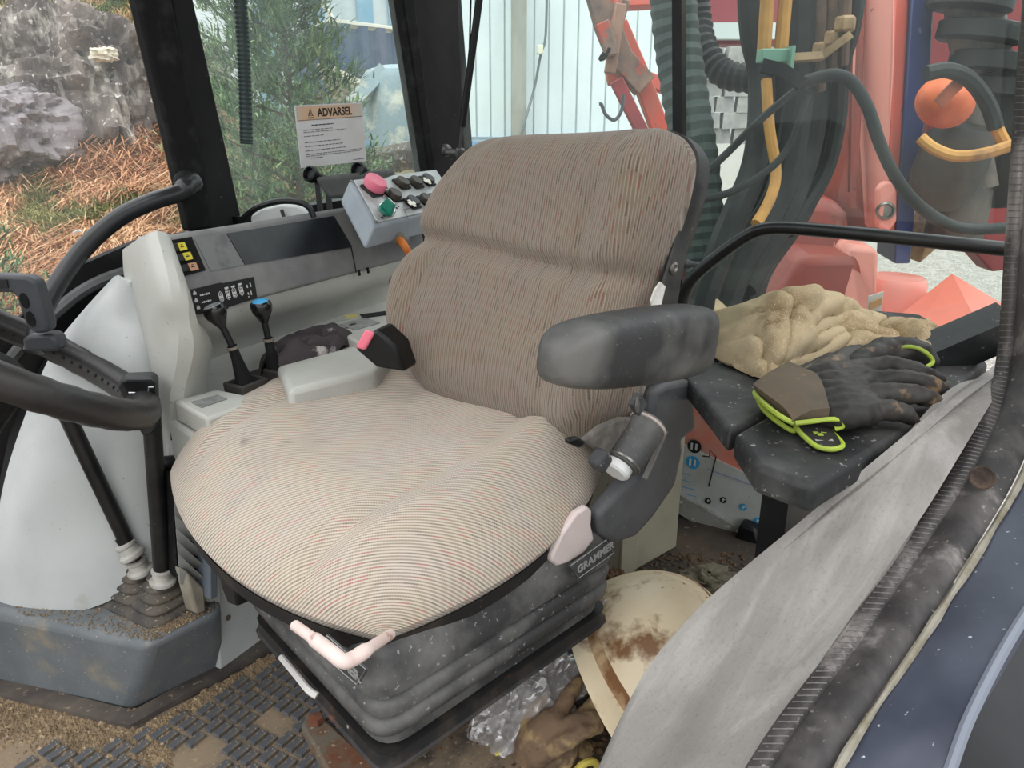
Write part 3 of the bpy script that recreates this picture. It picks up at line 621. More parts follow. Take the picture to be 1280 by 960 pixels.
# hoses, each a thing of its own
def hose(name, label, pts, r, m=None, group='hydraulic hoses behind the rear window', k=6, n=9):
    b = MB(); b.tube(spl([AY(*p) for p in pts], k), r, n); o = b.build(name, m or m_hose); lab(o, label, 'hose', group); return o
HP = [([(938, -40, 2.2), (942, 40, 2.2), (952, 100, 2.2), (945, 200, 2.1), (905, 300, 1.95), (870, 400, 1.9)], .036, 'leftmost of the thick black hoses, dropping left beside the yellow pair'),
      ([(1002, -40, 2.15), (1002, 60, 2.15), (995, 150, 2.15), (975, 240, 2.1), (930, 320, 2.0), (890, 420, 1.95)], .040, 'thick black hose right of the yellow pair, curving down to the left'),
      ([(1020, -40, 2.2), (1022, 80, 2.2), (1012, 180, 2.2), (980, 270, 2.1), (930, 360, 2.0)], .036, 'black hose in the middle of the bundle, right of the yellow hoses'),
      ([(1045, -40, 2.25), (1042, 90, 2.25), (1030, 190, 2.25), (1000, 265, 2.2), (950, 340, 2.1), (930, 420, 2.0)], .034, 'black hose next to the pipe fittings, hugging the boom'),
      ([(1075, -40, 2.1), (1066, 30, 2.1), (1052, 85, 2.15), (1048, 150, 2.2), (1030, 220, 2.2), (985, 290, 2.1)], .022, 'slim black hose hanging nearest the boom face'),
      ([(975, 90, 2.25), (965, 180, 2.25), (930, 270, 2.15), (890, 340, 2.05)], .036, 'black hose running down behind the yellow hose end')]
for pts, r, l in HP: hose('hydraulic_hose', l, pts, r)
hose('yellow_hose', 'left one of the two yellow hoses above the green clamp', [(962, -40, 2.05), (958, 20, 2.05), (955, 66, 2.05)], .017, m_yel)
hose('yellow_hose', 'right one of the two yellow hoses above the green clamp', [(985, -40, 2.05), (980, 20, 2.05), (976, 66, 2.05)], .017, m_yel)
hose('yellow_hose', 'long yellow hose running down below the green clamp to the left', [(958, 100, 2.1), (962, 160, 2.05), (970, 215, 2.0), (962, 250, 1.95), (945, 280, 1.9)], .014, m_yel)
gc = thing('hose_clamp', 'green steel clamp block holding the two yellow hoses', 'clamp', AY(968, 70, 2.0)); m_gclamp = mat('green_clamp', rgb(128, 170, 150), rough=.5)
MB().box(AY(968, 70, 2.02), (.075, .05, .03)).build('clamp_block', m_gclamp, gc, bevel=.003)
MB().box(AY(987, 72, 2.0), (.008, .05, .05)).build('clamp_side', m_gclamp, gc)
hose('black_cable', 'black cable looping from the strap down across the boom to the right', [(1000, 106, 1.9), (1020, 98, 1.9), (1045, 94, 1.9), (1066, 104, 1.9), (1085, 135, 1.9), (1100, 180, 1.9), (1122, 225, 1.9), (1155, 262, 1.9), (1200, 285, 1.92), (1260, 285, 1.95)], .0145, None, k=8, n=12)
hose('black_cable', 'thin black cable slanting left from the strap past the stone wall', [(1000, 108, 1.9), (950, 150, 1.88), (905, 195, 1.85), (860, 235, 1.8)], .009)
hose('black_cable', 'lower thin black cable sweeping left below the slanting one', [(1010, 120, 2.0), (985, 185, 1.95), (950, 220, 1.9), (900, 245, 1.85), (850, 250, 1.8)], .009)
b = MB(); bar(b, [AY(952, 82, 1.88), AY(978, 88, 1.87), (AY(1003, 106, 1.86))], .03, .01, V((0, -1, .3))); o = b.build('rubber_strap', m_blackrub); lab(o, 'flat black rubber strap tied round the hoses under the green clamp', 'strap')
m_pipe = mat('oily_pipe', rgb(110, 84, 70), rgb(70, 58, 52), 14, rough=.6); m_fit = mat('brass_fitting', rgb(170, 140, 104), rgb(130, 104, 80), 20, rough=.5)
for i, (u, v1, dy) in enumerate(((1027, 72, 2.1), (1042, 58, 2.08), (1055, 40, 2.06))):
    root = thing('hydraulic_pipe', ['left oily steel pipe with a nut in the bundle by the boom', 'middle oily steel pipe with a nut, by the boom', 'right oily steel pipe with the highest nut, by the boom'][i], 'pipe', AY(u, v1, dy), 'steel pipes beside the boom')
    b = MB(); b.tube([AY(u+4, -50, dy), AY(u, v1, dy), AY(u-2, v1+40, dy+.03)], .016, 9); b.build('pipe', m_pipe, root)
    MB().lathe([(.02, 0), (.026, .006), (.026, .03), (.02, .036)], AY(u, v1, dy), UP, 6).build('nut', m_fit, root)
b = MB(); bar(b, [AY(990, 73, 2.05), AY(1028, 70, 2.05), AY(1046, 56, 2.03), AY(1062, 44, 2.03)], .018, .03, V((0, -1, .2))); o = b.build('pipe_bracket', m_fit); lab(o, 'bent tan bracket across the steel pipes beside the boom', 'bracket')
# ribbed ducts
def ribbed(name, label, pts, r, m, pitch=.022, dep=.15, n=14, cat='hose', k=30):
    P = spl([AY(*p) for p in pts], k); Q = [P[0]]; R = [r]; acc = 0
    for a, b_ in zip(P, P[1:]):
        acc += (b_-a).length
        if acc > pitch/2: Q.append(b_); R.append(r*(1 if len(R) % 2 == 0 else 1-dep)); acc = 0
    o = MB().tube(Q, R, n).build(name, m, None, smooth=0); lab(o, label, cat); return o
m_duct = mat('dusty_black_duct', rgb(66, 76, 74), rgb(90, 100, 96), 5, rough=.8)
ribbed('ribbed_duct', 'thick dusty black ribbed duct hanging close behind the seat back', [(838, -60, 2.3), (845, 40, 2.3), (858, 130, 2.25), (872, 220, 2.2), (880, 330, 2.15), (882, 450, 2.1)], .065, m_duct, .03, .07)
ribbed('ribbed_hose', 'ribbed black hose curving right towards the green clamp', [(868, -40, 2.5), (872, 20, 2.5), (880, 60, 2.45), (902, 90, 2.4), (935, 98, 2.35), (965, 95, 2.3)], .042, m_hose, .022, .14)
# right of the boom
pr = plate('red_steel_sheet', [(1162, -40, 3.0), (1330, -40, 3.0), (1330, 330, 2.8), (1240, 340, 2.8), (1160, 250, 3.0)], (0, .1, 0), m_dred, None); lab(pr, 'dark red steel panel behind the wrapped hoses at the right', 'panel')
hb = thing('wrapped_hose_bundle', 'bundle of hoses wrapped in black bands at the upper right of the rear window', 'hose bundle', AY(1225, 80, 2.4))
for k, (du, dv) in enumerate(((-18, 4), (0, -4), (17, 2))):
    b = MB(); b.tube(spl([AY(1213+du, -50, 2.45+.02*k), AY(1222+du, 40, 2.42), AY(1238+du, 120, 2.4), AY(1256+du, 230, 2.4)], 6), .042, 10)
    b.build('inner_hose', mat('dusty_hose', rgb(120, 114, 106), rgb(90, 86, 82), 12, rough=.8), hb)
for i, (u, v) in enumerate(((1213, 2), (1224, 42), (1238, 80), (1250, 112))):
    d = V((.12, 0, 1)).normalized()
    MB().lathe([(.106, -.022), (.112, -.018), (.112, .024), (.106, .028)], AY(u, v, 2.4), d, 22).build('wrap_band', m_hose, hb)
MB().lathe([(.1, -.2), (.108, -.16), (.108, .18), (.1, .2)], AY(1262, 165, 2.42), (AY(1270, 210, 2.4)-AY(1255, 130, 2.4)), 20).build('lower_sleeve', m_hose, hb)
wl_ = thing('orange_lamp', 'rounded orange lamp head with a torn cover on a black housing', 'lamp', AY(1180, 130, 2.2))
oc = AY(1181, 128, 2.25); MB().ball(oc, (.078, .075, .068), (V((.9, 0, -.4)), V((0, 1, 0)), V((.4, 0, .9))), n=24, m=14).build('dome', mat('orange_dome', rgb(226, 112, 60), rgb(200, 92, 50), 18, rough=.5, bump=.002, bsc=40), wl_)
MB().lathe([(.07, .09), (.095, .05), (.10, -.06), (.085, -.12), (.05, -.15)], AY(1192, 196, 2.35), V((.1, -.2, 1)), 20).build('housing', mat('sooty_housing', rgb(44, 40, 38), rgb(70, 60, 52), 9, rough=.7), wl_)
b = MB(); bar(b, [AY(1172, 130, 2.13), AY(1190, 112, 2.12), AY(1203, 98, 2.12)], .03, .012, V((0, -1, .2))); b.build('cover_flap', mat('rust_flap', rgb(180, 96, 66), rgb(140, 80, 60), 20, rough=.7), wl_)
MB().lathe([(.075, .06), (.085, .04), (.085, -.12), (.07, -.14)], AY(1202, 250, 2.45), V((0, -.1, 1)), 18).build('lower_can', mat('grey_can', rgb(92, 84, 78), rgb(60, 56, 54), 9, rough=.7), wl_)
hose('black_cable', 'thick black cable arching over the orange lamp', [(1158, 92, 2.1), (1185, 88, 2.1), (1213, 100, 2.1), (1235, 130, 2.1), (1245, 160, 2.1)], .020)
hose('yellow_hose', 'tan end of the cable arching over the orange lamp', [(1245, 158, 2.1), (1252, 172, 2.1), (1258, 182, 2.1)], .016, m_yel)
hose('yellow_hose', 'bright yellow hose sagging below the orange lamp at the right edge', [(1150, 172, 2.1), (1168, 186, 2.08), (1195, 195, 2.06), (1230, 192, 2.04), (1275, 178, 2.04)], .015, m_yel)
plate('grey_post', [(1168, 232, 2.6), (1190, 232, 2.6), (1184, 300, 2.6), (1150, 330, 2.6)], (0, .1, 0), m_fit, wl_)
# ================================================================ driver's seat
def fabric(name, axis_u='X'):
    t = NT(name); b = t.b; b.inputs['Roughness'].default_value = .95; b.inputs['Specular IOR Level'].default_value = .1
    b.inputs['Sheen Weight'].default_value = .25
    uv = t.n('ShaderNodeUVMap'); uv.uv_map = 'UVMap'; s = t.n('ShaderNodeSeparateXYZ'); t.l(uv.outputs[0], s.inputs[0])
    wob = t.math('MULTIPLY', t.math('SUBTRACT', t.noise(6, 2, .5, uv.outputs[0]), .5), .004)
    u = t.math('ADD', s.outputs[0], wob); v = s.outputs[1]
    P = .0058 if name == 'cushion_fabric' else .0052
    cu = t.math('DIVIDE', u, P); fr = t.math('FRACT', t.math('ADD', cu, 100)); ci = t.math('FLOOR', t.math('ADD', cu, 100))
    # thread dashes: each line has its own offset along v
    wn = t.n('ShaderNodeTexWhiteNoise', noise_dimensions='1D'); t.l(ci, wn.inputs['W'])
    dv = t.math('ADD', t.math('DIVIDE', v, .022), t.math('MULTIPLY', wn.outputs[0], 7)); di = t.math('FLOOR', dv)
    cmb = t.n('ShaderNodeCombineXYZ'); t.l(ci, cmb.inputs[0]); t.l(di, cmb.inputs[1])
    w2 = t.n('ShaderNodeTexWhiteNoise', noise_dimensions='2D'); t.l(cmb.outputs[0], w2.inputs['Vector'])
    weave = t.math('MULTIPLY', t.math('ADD', t.math('SINE', t.math('MULTIPLY', v, 2600)), 1), .5)
    line = t.ramp(t.math('ABSOLUTE', t.math('SUBTRACT', fr, .5)), .30, .12)      # dark groove in the middle of each stripe
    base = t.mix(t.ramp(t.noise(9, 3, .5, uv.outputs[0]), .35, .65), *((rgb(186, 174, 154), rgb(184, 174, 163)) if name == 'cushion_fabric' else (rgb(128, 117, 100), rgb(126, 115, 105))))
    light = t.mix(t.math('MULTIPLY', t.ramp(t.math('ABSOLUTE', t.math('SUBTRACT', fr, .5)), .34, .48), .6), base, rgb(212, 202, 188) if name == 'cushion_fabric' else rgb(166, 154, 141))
    r = t.n('ShaderNodeValToRGB'); r.color_ramp.interpolation = 'CONSTANT'; t.l(w2.outputs[0], r.inputs[0]); e = r.color_ramp.elements
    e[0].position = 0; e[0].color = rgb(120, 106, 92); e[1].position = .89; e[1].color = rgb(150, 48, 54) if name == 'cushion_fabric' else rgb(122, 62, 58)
    q = e.new(.34); q.color = rgb(128, 112, 100); q = e.new(.66); q.color = rgb(122, 108, 96); q = e.new(.74); q.color = rgb(70, 60, 52)
    k = t.math('MULTIPLY', line, t.math('ADD', .26, t.math('MULTIPLY', weave, .66)))
    c = t.mix(k, light, r.outputs[0])
    c = t.mix(t.math('MULTIPLY', t.ramp(t.noise(5, 4, .6, uv.outputs[0]), .5, .75), .28), c, rgb(122, 104, 84))   # grime
    st = t.n('ShaderNodeVectorMath', operation='DISTANCE'); globals().setdefault('STAIN', st); t.l(uv.outputs[0], st.inputs[0]); st.inputs[1].default_value = (-.135, .16, 0)
    c = t.mix(t.math('MULTIPLY', t.ramp(t.math('ADD', st.outputs['Value'], t.math('MULTIPLY', t.noise(60, 3, .6, uv.outputs[0]), .02)), .026, .012), .45), c, rgb(70, 70, 74)) if name == 'cushion_fabric' else c
    t.l(c, b.inputs['Base Color'])
    h = t.math('ADD', t.math('MULTIPLY', line, -1), t.math('MULTIPLY', weave, .35)); t.bump(h, .0012, .7)
    return t.m
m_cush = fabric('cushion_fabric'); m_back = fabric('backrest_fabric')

cnf, cff, cnr, cfr = AZ(477, 855, .34), AZ(163, 592, .36), AZ(812, 578, .37), AZ(470, 440, .37)
seat = thing('driver_seat', 'driver seat with worn beige striped fabric, red dashes, and black bellows base', 'seat', V(((cnf+cfr)/2).to_tuple()[:2]+(0,)))
def sq(s, t, k=.30): return s*math.sqrt(1-k*t*t), t*math.sqrt(1-k*s*s)
def edge(a, e0=.62): a = max(0, (abs(a)-e0)/(1-e0)); return math.sqrt(max(0, 1-a**2.2))
N_ = 64; dens = [(lambda x: 1.35*x-.35*x**3)(-1+2*i/N_) for i in range(N_+1)]
def cush(s, t):
    """s: far(-1) to near(+1) side, t: front(-1) to rear(+1)"""
    x, y = sq(s, t); a, b_ = (x+1)/2, (y+1)/2
    p = lerp(lerp(cff, cnf, a), lerp(cfr, cnr, a), b_)
    front = (cnf+cff)/2-(cnr+cfr)/2; front.normalize()
    p = p+front*.02*(1-b_)*(1-x*x)                                  # bowed front edge
    h = .096*edge(s, .58)*edge(t, .36 if t < 0 else .62)
    h -= .030*math.exp(-(s/.46)**2)*math.exp(-((t-.25)/.6)**2)     # the sat-in hollow
    h += .026*math.exp(-((abs(s)-.74)/.15)**2)*((t+1)/2)**1.3*edge(s)     # side bolsters
    h -= .008*math.exp(-((abs(s)-.57)/.05)**2)*edge(t)
    h += .004*noise.noise(p*7)*edge(s)*edge(t)
    return p+UP*h
Gc = [[cush(s, t) for s in dens] for t in dens]
def arc(pts):
    o = [0]
    for a, b_ in zip(pts, pts[1:]): o.append(o[-1]+(b_-a).length)
    return o
au = arc(Gc[N_//2]); av = arc([r[N_//2] for r in Gc]); mu = au[N_//2]
RT = .7071
uv = [[((au[j]-mu-av[i])*RT, (au[j]-mu+av[i])*RT) for j in range(N_+1)] for i in range(N_+1)]     # the stripes run diagonally over the cushion
bst = min(((AP(305, 552, Gc[i][j], UP)-Gc[i][j]).length, i, j) for i in range(N_+1) for j in range(N_+1)); STAIN.inputs[1].default_value = uv[bst[1]][bst[2]]+(0,)
b = MB(); b.grid(Gc, uv)
low = [[p-UP*.035-(p-(cnf+cfr)/2)*.05 for p in r] for r in (Gc[0], Gc[-1])]
# turned-in lower edge all round
ring = [(0, j) for j in range(N_+1)]+[(i, N_) for i in range(1, N_+1)]+[(N_, j) for j in range(N_-1, -1, -1)]+[(i, 0) for i in range(N_-1, 0, -1)]
cc_ = (cnf+cfr)/2; R0 = [Gc[i][j] for i, j in ring]; U0 = [uv[i][j] for i, j in ring]
R1 = [p+(V((cc_.x, cc_.y, p.z))-p)*.035-UP*.025 for p in R0]; R2 = [p+(V((cc_.x, cc_.y, p.z))-p)*.10-UP*.032 for p in R0]
g3 = [R0+[R0[0]], R1+[R1[0]], R2+[R2[0]]]; du = []
for k in range(3):
    row = []
    for (i, j), q in zip(ring+[ring[0]], U0+[U0[0]]):
        da = .027*k*(1 if j == N_ else -1 if j == 0 else 0); db = .027*k*(1 if i == N_ else -1 if i == 0 else 0); row.append((q[0]+(da-db)*RT, q[1]+(da+db)*RT))
    du.append(row)
b.grid(g3, du, flip=False)
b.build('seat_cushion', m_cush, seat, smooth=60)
# black pan under the cushion
Rp = [p+(V((cc_.x, cc_.y, p.z))-p)*.02-UP*.018 for p in R0]; Rq = [p+(V((cc_.x, cc_.y, p.z))-p)*.03-UP*.043 for p in R0]; Rr = [p+(V((cc_.x, cc_.y, p.z))-p)*.12-UP*.06 for p in R0]
b = MB(); b.grid([Rp, Rq, Rr], closeu=True); n0 = len(Rp); b.f.append(tuple(range(2*n0, 3*n0))); b.build('seat_pan', mat('pan_black', rgb(24, 23, 23), rgb(52, 44, 38), 16, .5, .7, rough=.7, speck=rgb(84, 70, 58), splo=.7), seat)

# ---- backrest
rc = math.radians(13); bup = (UP*math.cos(rc)+SB*math.sin(rc)); bn = SL.cross(bup).normalized()     # bn faces forward
bp0 = AZ(722, 552, .42)
def b2(u, v): q = AP(u, v, bp0, bn)-bp0; return q.dot(SL), q.dot(bup)
out = [(556, 500), (530, 468), (515, 430), (509, 390), (513, 345), (526, 318), (541, 299), (546, 272), (556, 245), (570, 220), (592, 193), (612, 178), (640, 171), (700, 168), (760, 166), (805, 162), (830, 162), (848, 171), (860, 188), (863, 205), (860, 230), (850, 270), (836, 310), (822, 345), (812, 385), (808, 430), (803, 470), (790, 510), (765, 540), (730, 556), (640, 530)]
O2 = np.array([tuple(p)[:2] for p in spl([V(b2(*q)+(0,)) for q in out], 4, closed=True)])
def segdist(P, A, B):
    d = B-A; t = np.clip(((P-A)@d)/max(1e-12, d@d), 0, 1); return np.linalg.norm(P-(A+t[:, None]*d), axis=1)
def polydist(P, L, closed=False):
    n = len(L); return np.min([segdist(P, L[i], L[(i+1) % n]) for i in range(n if closed else n-1)], axis=0)
hs = np.linspace(O2[:, 1].min()+.001, O2[:, 1].max()-.001, 75); hs = hs.min()+(hs.max()-hs.min())*(lambda x: .5+.5*(1.3*x-.3*x**3))(np.linspace(-1, 1, 75))
rows = []
for h in hs:
    xs = []
    for i in range(len(O2)):
        a, c = O2[i], O2[(i+1) % len(O2)]
        if (a[1]-h)*(c[1]-h) <= 0 and a[1] != c[1]: xs.append(a[0]+(c[0]-a[0])*(h-a[1])/(c[1]-a[1]))
    rows.append((min(xs), max(xs)))
S_ = np.array([(lambda x: .5+.5*(1.35*x-.35*x**3))(-1+2*i/64) for i in range(65)])
PT = np.array([[(l+(r-l)*s, h) for s in S_] for (l, r), h in zip(rows, hs)]); fl_ = PT.reshape(-1, 2)
dist = polydist(fl_, O2, True); Rb = .075
f = .072*np.sqrt(np.clip(1-(1-np.clip(dist/Rb, 0, 1))**2.0, 0, 1))
def seam(px, dep, sig):
    L = np.array([b2(*q) for q in px]); return dep*np.exp(-(polydist(fl_, L)/sig)**2)
f -= seam([(515, 302), (575, 303), (640, 318), (700, 332), (760, 345), (820, 350)], .020, .016)
f -= seam([(548, 500), (543, 450), (549, 395), (562, 350), (578, 315)], .007, .010)
f -= seam([(706, 556), (708, 500), (718, 440), (730, 380), (745, 345)], .007, .010)
f -= seam([(752, 330), (762, 285), (785, 220), (800, 185), (815, 165)], .007, .012)
f -= seam([(592, 225), (612, 200), (640, 172)], .006, .012)
xm = (O2[:, 0].min()+O2[:, 0].max())/2; hw = (O2[:, 0].max()-O2[:, 0].min())/2
f += .014*np.exp(-((np.abs(fl_[:, 0]-xm)/hw-.8)/.16)**2)*np.clip(dist/.04, 0, 1)-.012*np.exp(-((fl_[:, 0]-xm)/(.5*hw))**2)*np.clip(dist/.05, 0, 1)
f += .012*np.exp(-((fl_[:, 1]-.13)/.09)**2)*np.clip(dist/.05, 0, 1)
f += np.array([.003*noise.noise(V((a*8, c*8, 4))) for a, c in fl_])
W3 = [[bp0+SL*PT[i, j, 0]+bup*PT[i, j, 1]+bn*f.reshape(75, 65)[i, j] for j in range(65)] for i in range(75)]
b = MB(); b.grid(W3, [[(PT[i, j, 0]+(1 if PT[i, j, 0] > xm else -1)*.75*max(0, .07-f.reshape(75, 65)[i, j])*min(1, abs(PT[i, j, 0]-xm)/hw*1.2)**4, PT[i, j, 1]) for j in range(65)] for i in range(75)], flip=False)
OW = [bp0+SL*x+bup*h for x, h in O2]; ctr = sum(OW, V((0, 0, 0)))/len(OW)
b.grid([OW, [p-bn*.03 for p in OW], [lerp(p, ctr, .05)-bn*.045 for p in OW]], [[(x, h) for x, h in O2], [(x*1.05, h) for x, h in O2], [(x*1.07, h) for x, h in O2]], closeu=True)
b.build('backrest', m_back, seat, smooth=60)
# black shell behind the upholstery
r0 = [lerp(p, ctr, .012)-bn*.014 for p in OW]; r1 = [lerp(p, ctr, -.012)-bn*.02 for p in OW]; r2 = [lerp(p, ctr, -.004)-bn*.055 for p in OW]; r3 = [lerp(p, ctr, .12)-bn*.085 for p in OW]
b = MB(); b.grid([r0, r1, r2, r3], closeu=True); k = len(OW); b.f.append(tuple(range(3*k, 4*k)))
shell = b.build('backrest_shell', mat('shell_black', rgb(30, 31, 33), rgb(54, 54, 54), 18, rough=.55, speck=rgb(110, 108, 104), splo=.7, spsc=90), seat, smooth=50)
sp = AP(842, 300, bp0-bn*.03, bn)
b = MB().prism([AP(u, v, bp0+SL*.105, SL) for u, v in ((862, 215), (868, 235), (858, 300), (848, 350), (843, 385), (822, 384), (826, 350), (838, 310), (850, 262))], SL*.006); sd_ = b.build('side_flange', mat('flange_black', rgb(34, 35, 37), rgb(64, 64, 64), 20, rough=.5, speck=rgb(140, 138, 132), splo=.7), seat, bevel=.002)
MB().lathe([(.010, 0), (.010, .003), (.006, .005), (.004, .002)], AP(841, 335, bp0+SL*.111, SL), SL, 14).build('bolt', m_chrome, sd_)
MB().prism([AP(u, v, bp0+SL*.113, SL) for u, v in ((824, 352), (830, 358), (824, 384), (815, 386), (812, 376), (817, 362))], SL*.003).build('torn_lining', mat('torn_lining', rgb(222, 220, 214), rgb(190, 186, 180), 30, rough=.9), seat)

# ---- armrest with its adjuster
def superring(c, x, y, w, h, n=20, e=.55):
    o = []
    for i in range(n):
        a = 2*math.pi*i/n; ca, sa = math.cos(a), math.sin(a)
        o.append(c+x*w/2*abs(ca)**e*(1 if ca > 0 else -1)+y*h/2*abs(sa)**e*(1 if sa > 0 else -1))
    return o
m_arm = mat('cracked_black_vinyl', rgb(46, 46, 47), rgb(96, 95, 92), 5, .40, .56, rough=.5, bump=.0006, bsc=140, speck=rgb(110, 110, 108), spsc=240, splo=.68)
ar, af = AY(862, 424, .99), AY(704, 446, .775); ax = (af-ar).normalized(); sx = ax.cross(UP).normalized(); uy = sx.cross(ax)
secs = [(-.028, .03, .045, .0), (-.022, .055, .075, 0), (0, .072, .092, 0), (.10, .076, .092, .0), (.2, .074, .082, .0), (.255, .070, .070, .0), (.285, .056, .055, -.002), (.297, .03, .03, -.004)]
L_ = (af-ar).length+.02; G = [superring(ar+ax*(s*L_/.297)+uy*o, sx, uy, w, h, 28) for s, w, h, o in secs]
S2 = [spl([g[i] for g in G], 5) for i in range(28)]
b = MB(); b.grid([[S2[i][k] for i in range(28)] for k in range(len(S2[0]))], closeu=True, flip=True); k = len(b.v); b.f += [tuple(range(28)), tuple(range(k-28, k))[::-1]]
arm = b.build('armrest', m_arm, seat, smooth=70)
sl_ = spl([AY(747, 428, .80), AY(758, 425, .81), AY(772, 422, .83), AY(788, 417, .85)], 4)
b = MB(); b.tube([AY(746, 429, .793), AY(752, 425, .798), AY(765, 424, .812), AY(786, 418, .836)], [.003, .0045, .003, .001], 6); b.build('slit', m_blackmark, arm)
sp0 = cnr+SL*.015
def sp_(u, v, o=0): return AP(u, v, sp0+SL*o, SL)
m_brk = mat('grey_bracket_plastic', rgb(66, 67, 69), rgb(88, 89, 91), 8, rough=.55, speck=rgb(128, 128, 128), spsc=200, splo=.7)
bpoly = [(800, 482), (822, 473), (846, 470), (851, 480), (853, 532), (836, 545), (837, 558), (828, 600), (800, 640), (778, 664), (750, 674), (734, 660), (730, 636), (742, 622), (762, 600), (788, 580), (796, 520)]
MB().prism([sp_(u, v) for u, v in bpoly], SL*.03).build('recliner_cover', m_brk, seat, bevel=.009, seg=3)
MB().prism([sp_(u, v, .01) for u, v in ((722, 548), (745, 530), (770, 520), (790, 520), (790, 560), (765, 575), (745, 565))], SL*.012).build('webbing_loop', mat('grey_webbing', rgb(96, 92, 88), rgb(120, 114, 106), 60, rough=.95, bump=.0006, bsc=300), seat, bevel=.004)
MB().prism([sp_(u, v, .02) for u, v in ((705, 546), (716, 544), (726, 550), (718, 558), (704, 552))], SL*.012).build('plastic_clip', m_black, seat, bevel=.003)
ca, cb2 = sp_(812, 528, .035), sp_(776, 583, .035); cax = (cb2-ca).normalized(); cl_ = (cb2-ca).length
rol = MB().lathe([(.010, -.002), (.0285, -.002), (.030, .003), (.030, cl_*.86), (.028, cl_*.9), (.027, cl_*.92), (.027, cl_*.97)], ca, cax, 26).build('adjuster_roller', mat('roller_grey', rgb(78, 78, 78), rgb(98, 97, 95), 16, rough=.6, speck=rgb(120, 118, 114), spsc=300, splo=.65), seat)
MB().lathe([(.0305, cl_*.02), (.032, cl_*.03), (.032, cl_*.07), (.0305, cl_*.08)], ca, cax, 26).build('roller_band', mat('pale_band', rgb(190, 176, 168), rough=.4), rol)
MB().lathe([(.0275, cl_*.88), (.0295, cl_*.89), (.0295, cl_*.93), (.0275, cl_*.94)], ca, cax, 26).build('roller_band', MC['dull_steel'], rol)
MB().lathe([(.021, cl_*.97), (.0235, cl_*.98), (.0235, cl_*1.12), (.020, cl_*1.16)], ca-sx*0-SL*.004, cax, 24).build('end_cap', mat('white_cap', rgb(225, 226, 224), rough=.35), rol)
MB().box(sp_(797, 505, .045), (.024, .012, .030), (cax, SL, cax.cross(SL))).build('strap_clip', m_dgrey, seat, bevel=.002)
MB().box(sp_(750, 575, .04), (.03, .025, .03), (cax, SL, cax.cross(SL))).build('strap_clip', m_dgrey, seat, bevel=.006)
b = MB(); bar(b, [sp_(800, 480, .028), sp_(796, 512, .06)], .012, .004, SL); b.build('strap', mat('strap_grey', rgb(96, 92, 88), rough=.9), seat)
b = MB(); bar(b, [sp_(832, 538, .05), sp_(806, 598, .045)], .004, .008, SL); b.build('wire_side', mat('wire_grey', rgb(128, 126, 122), rough=.6), seat)
MB().prism([sp_(u, v, .012) for u, v in ((726, 629), (732, 634), (731, 652), (735, 670), (722, 688), (702, 700), (688, 704), (681, 698), (682, 690), (695, 662), (712, 638))], SL*.014).build('recline_lever', mat('pinkish_white_plastic', rgb(206, 192, 188), rgb(186, 176, 172), 10, rough=.4), seat, bevel=.004, seg=3)
# ---- buckle on the far side
bk = MB().prism([AY(u, v, 1.33) for u, v in ((442, 436), (470, 410), (494, 432), (506, 466), (470, 460))], V((.02, .05, .0))).build('belt_buckle', m_black, seat, bevel=.006)
MB().prism([AY(u, v, 1.322) for u, v in ((447, 435), (460, 412), (470, 416), (458, 438))], V((-.004, -.006, .003))).build('release_button', mat('pink_button', rgb(232, 120, 140), rough=.4), bk, bevel=.003)

# ---- bellows
k1 = AZ(470, 880, .27); kF = AZ(296, 700, .27); kN = AZ(775, 690, .27); kR = kF+kN-k1
def rrect(sc, z, r=.045, seg=6):
    c = (k1+kR)/2; P = [c+(p-c)*sc for p in (k1, kN, kR, kF)]; o = []
    for i in range(4):
        p, a, d = P[i], (P[i-1]-P[i]).normalized(), (P[(i+1) % 4]-P[i]).normalized()
        for j in range(seg+1):
            t = j/seg; q0, q1 = p+a*r, p+d*r
            q = q0*(1-t)**2+p*2*t*(1-t)+q1*t*t; o.append(V((q.x, q.y, z)))
    return o
m_bel = mat('dusty_bellows_rubber', rgb(50, 50, 51), rgb(98, 97, 95), 11, .42, .66, rough=.62, bump=.0006, bsc=180, speck=rgb(132, 132, 130), spsc=150, splo=.66)
prof = [(.86, .325), (.93, .318), (.955, .308), (.965, .296), (.99, .285), (1.0, .274), (.995, .262), (.925, .259), (.92, .254), (.985, .249), (.995, .240), (.985, .229), (.915, .228), (.91, .222), (.98, .218), (.99, .209), (.985, .198), (.92, .192), (.93, .17)]
rings = [rrect(s, z) for s, z in prof]; b = MB(); b.grid(rings, closeu=True, flip=True)
bel = b.build('bellows', m_bel, seat, smooth=70)
# base frame under the bellows
fz = .17; P4 = rrect(.95, .165, .03, 3); P5 = rrect(.965, .140, .03, 3)
b = MB(); b.grid([P4, P5], closeu=True, flip=True); n0 = len(P4); b.f += [tuple(range(n0))[::-1], tuple(range(n0, 2*n0))]; b.build('base_frame', mat('chipped_black_frame', rgb(26, 26, 27), rgb(52, 46, 42), 22, .5, .7, rough=.55, speck=rgb(180, 176, 170), spsc=40, splo=.74, c3=rgb(110, 66, 38), sc3=9, lo3=.62, hi3=.7), seat, bevel=.003)
cB = (k1+kR)/2
for i, (p, q) in enumerate(()):
    P = [cB+(x-cB)*.82 for x in (p, q)]; MB().box((P[0]+P[1])/2*1-UP*((P[0].z+P[1].z)/2-.065), ((q-p).length*.8, .04, .13), ((q-p).normalized(), UP.cross((q-p).normalized()), UP)).build('mounting_rail', m_rust, seat, bevel=.003)
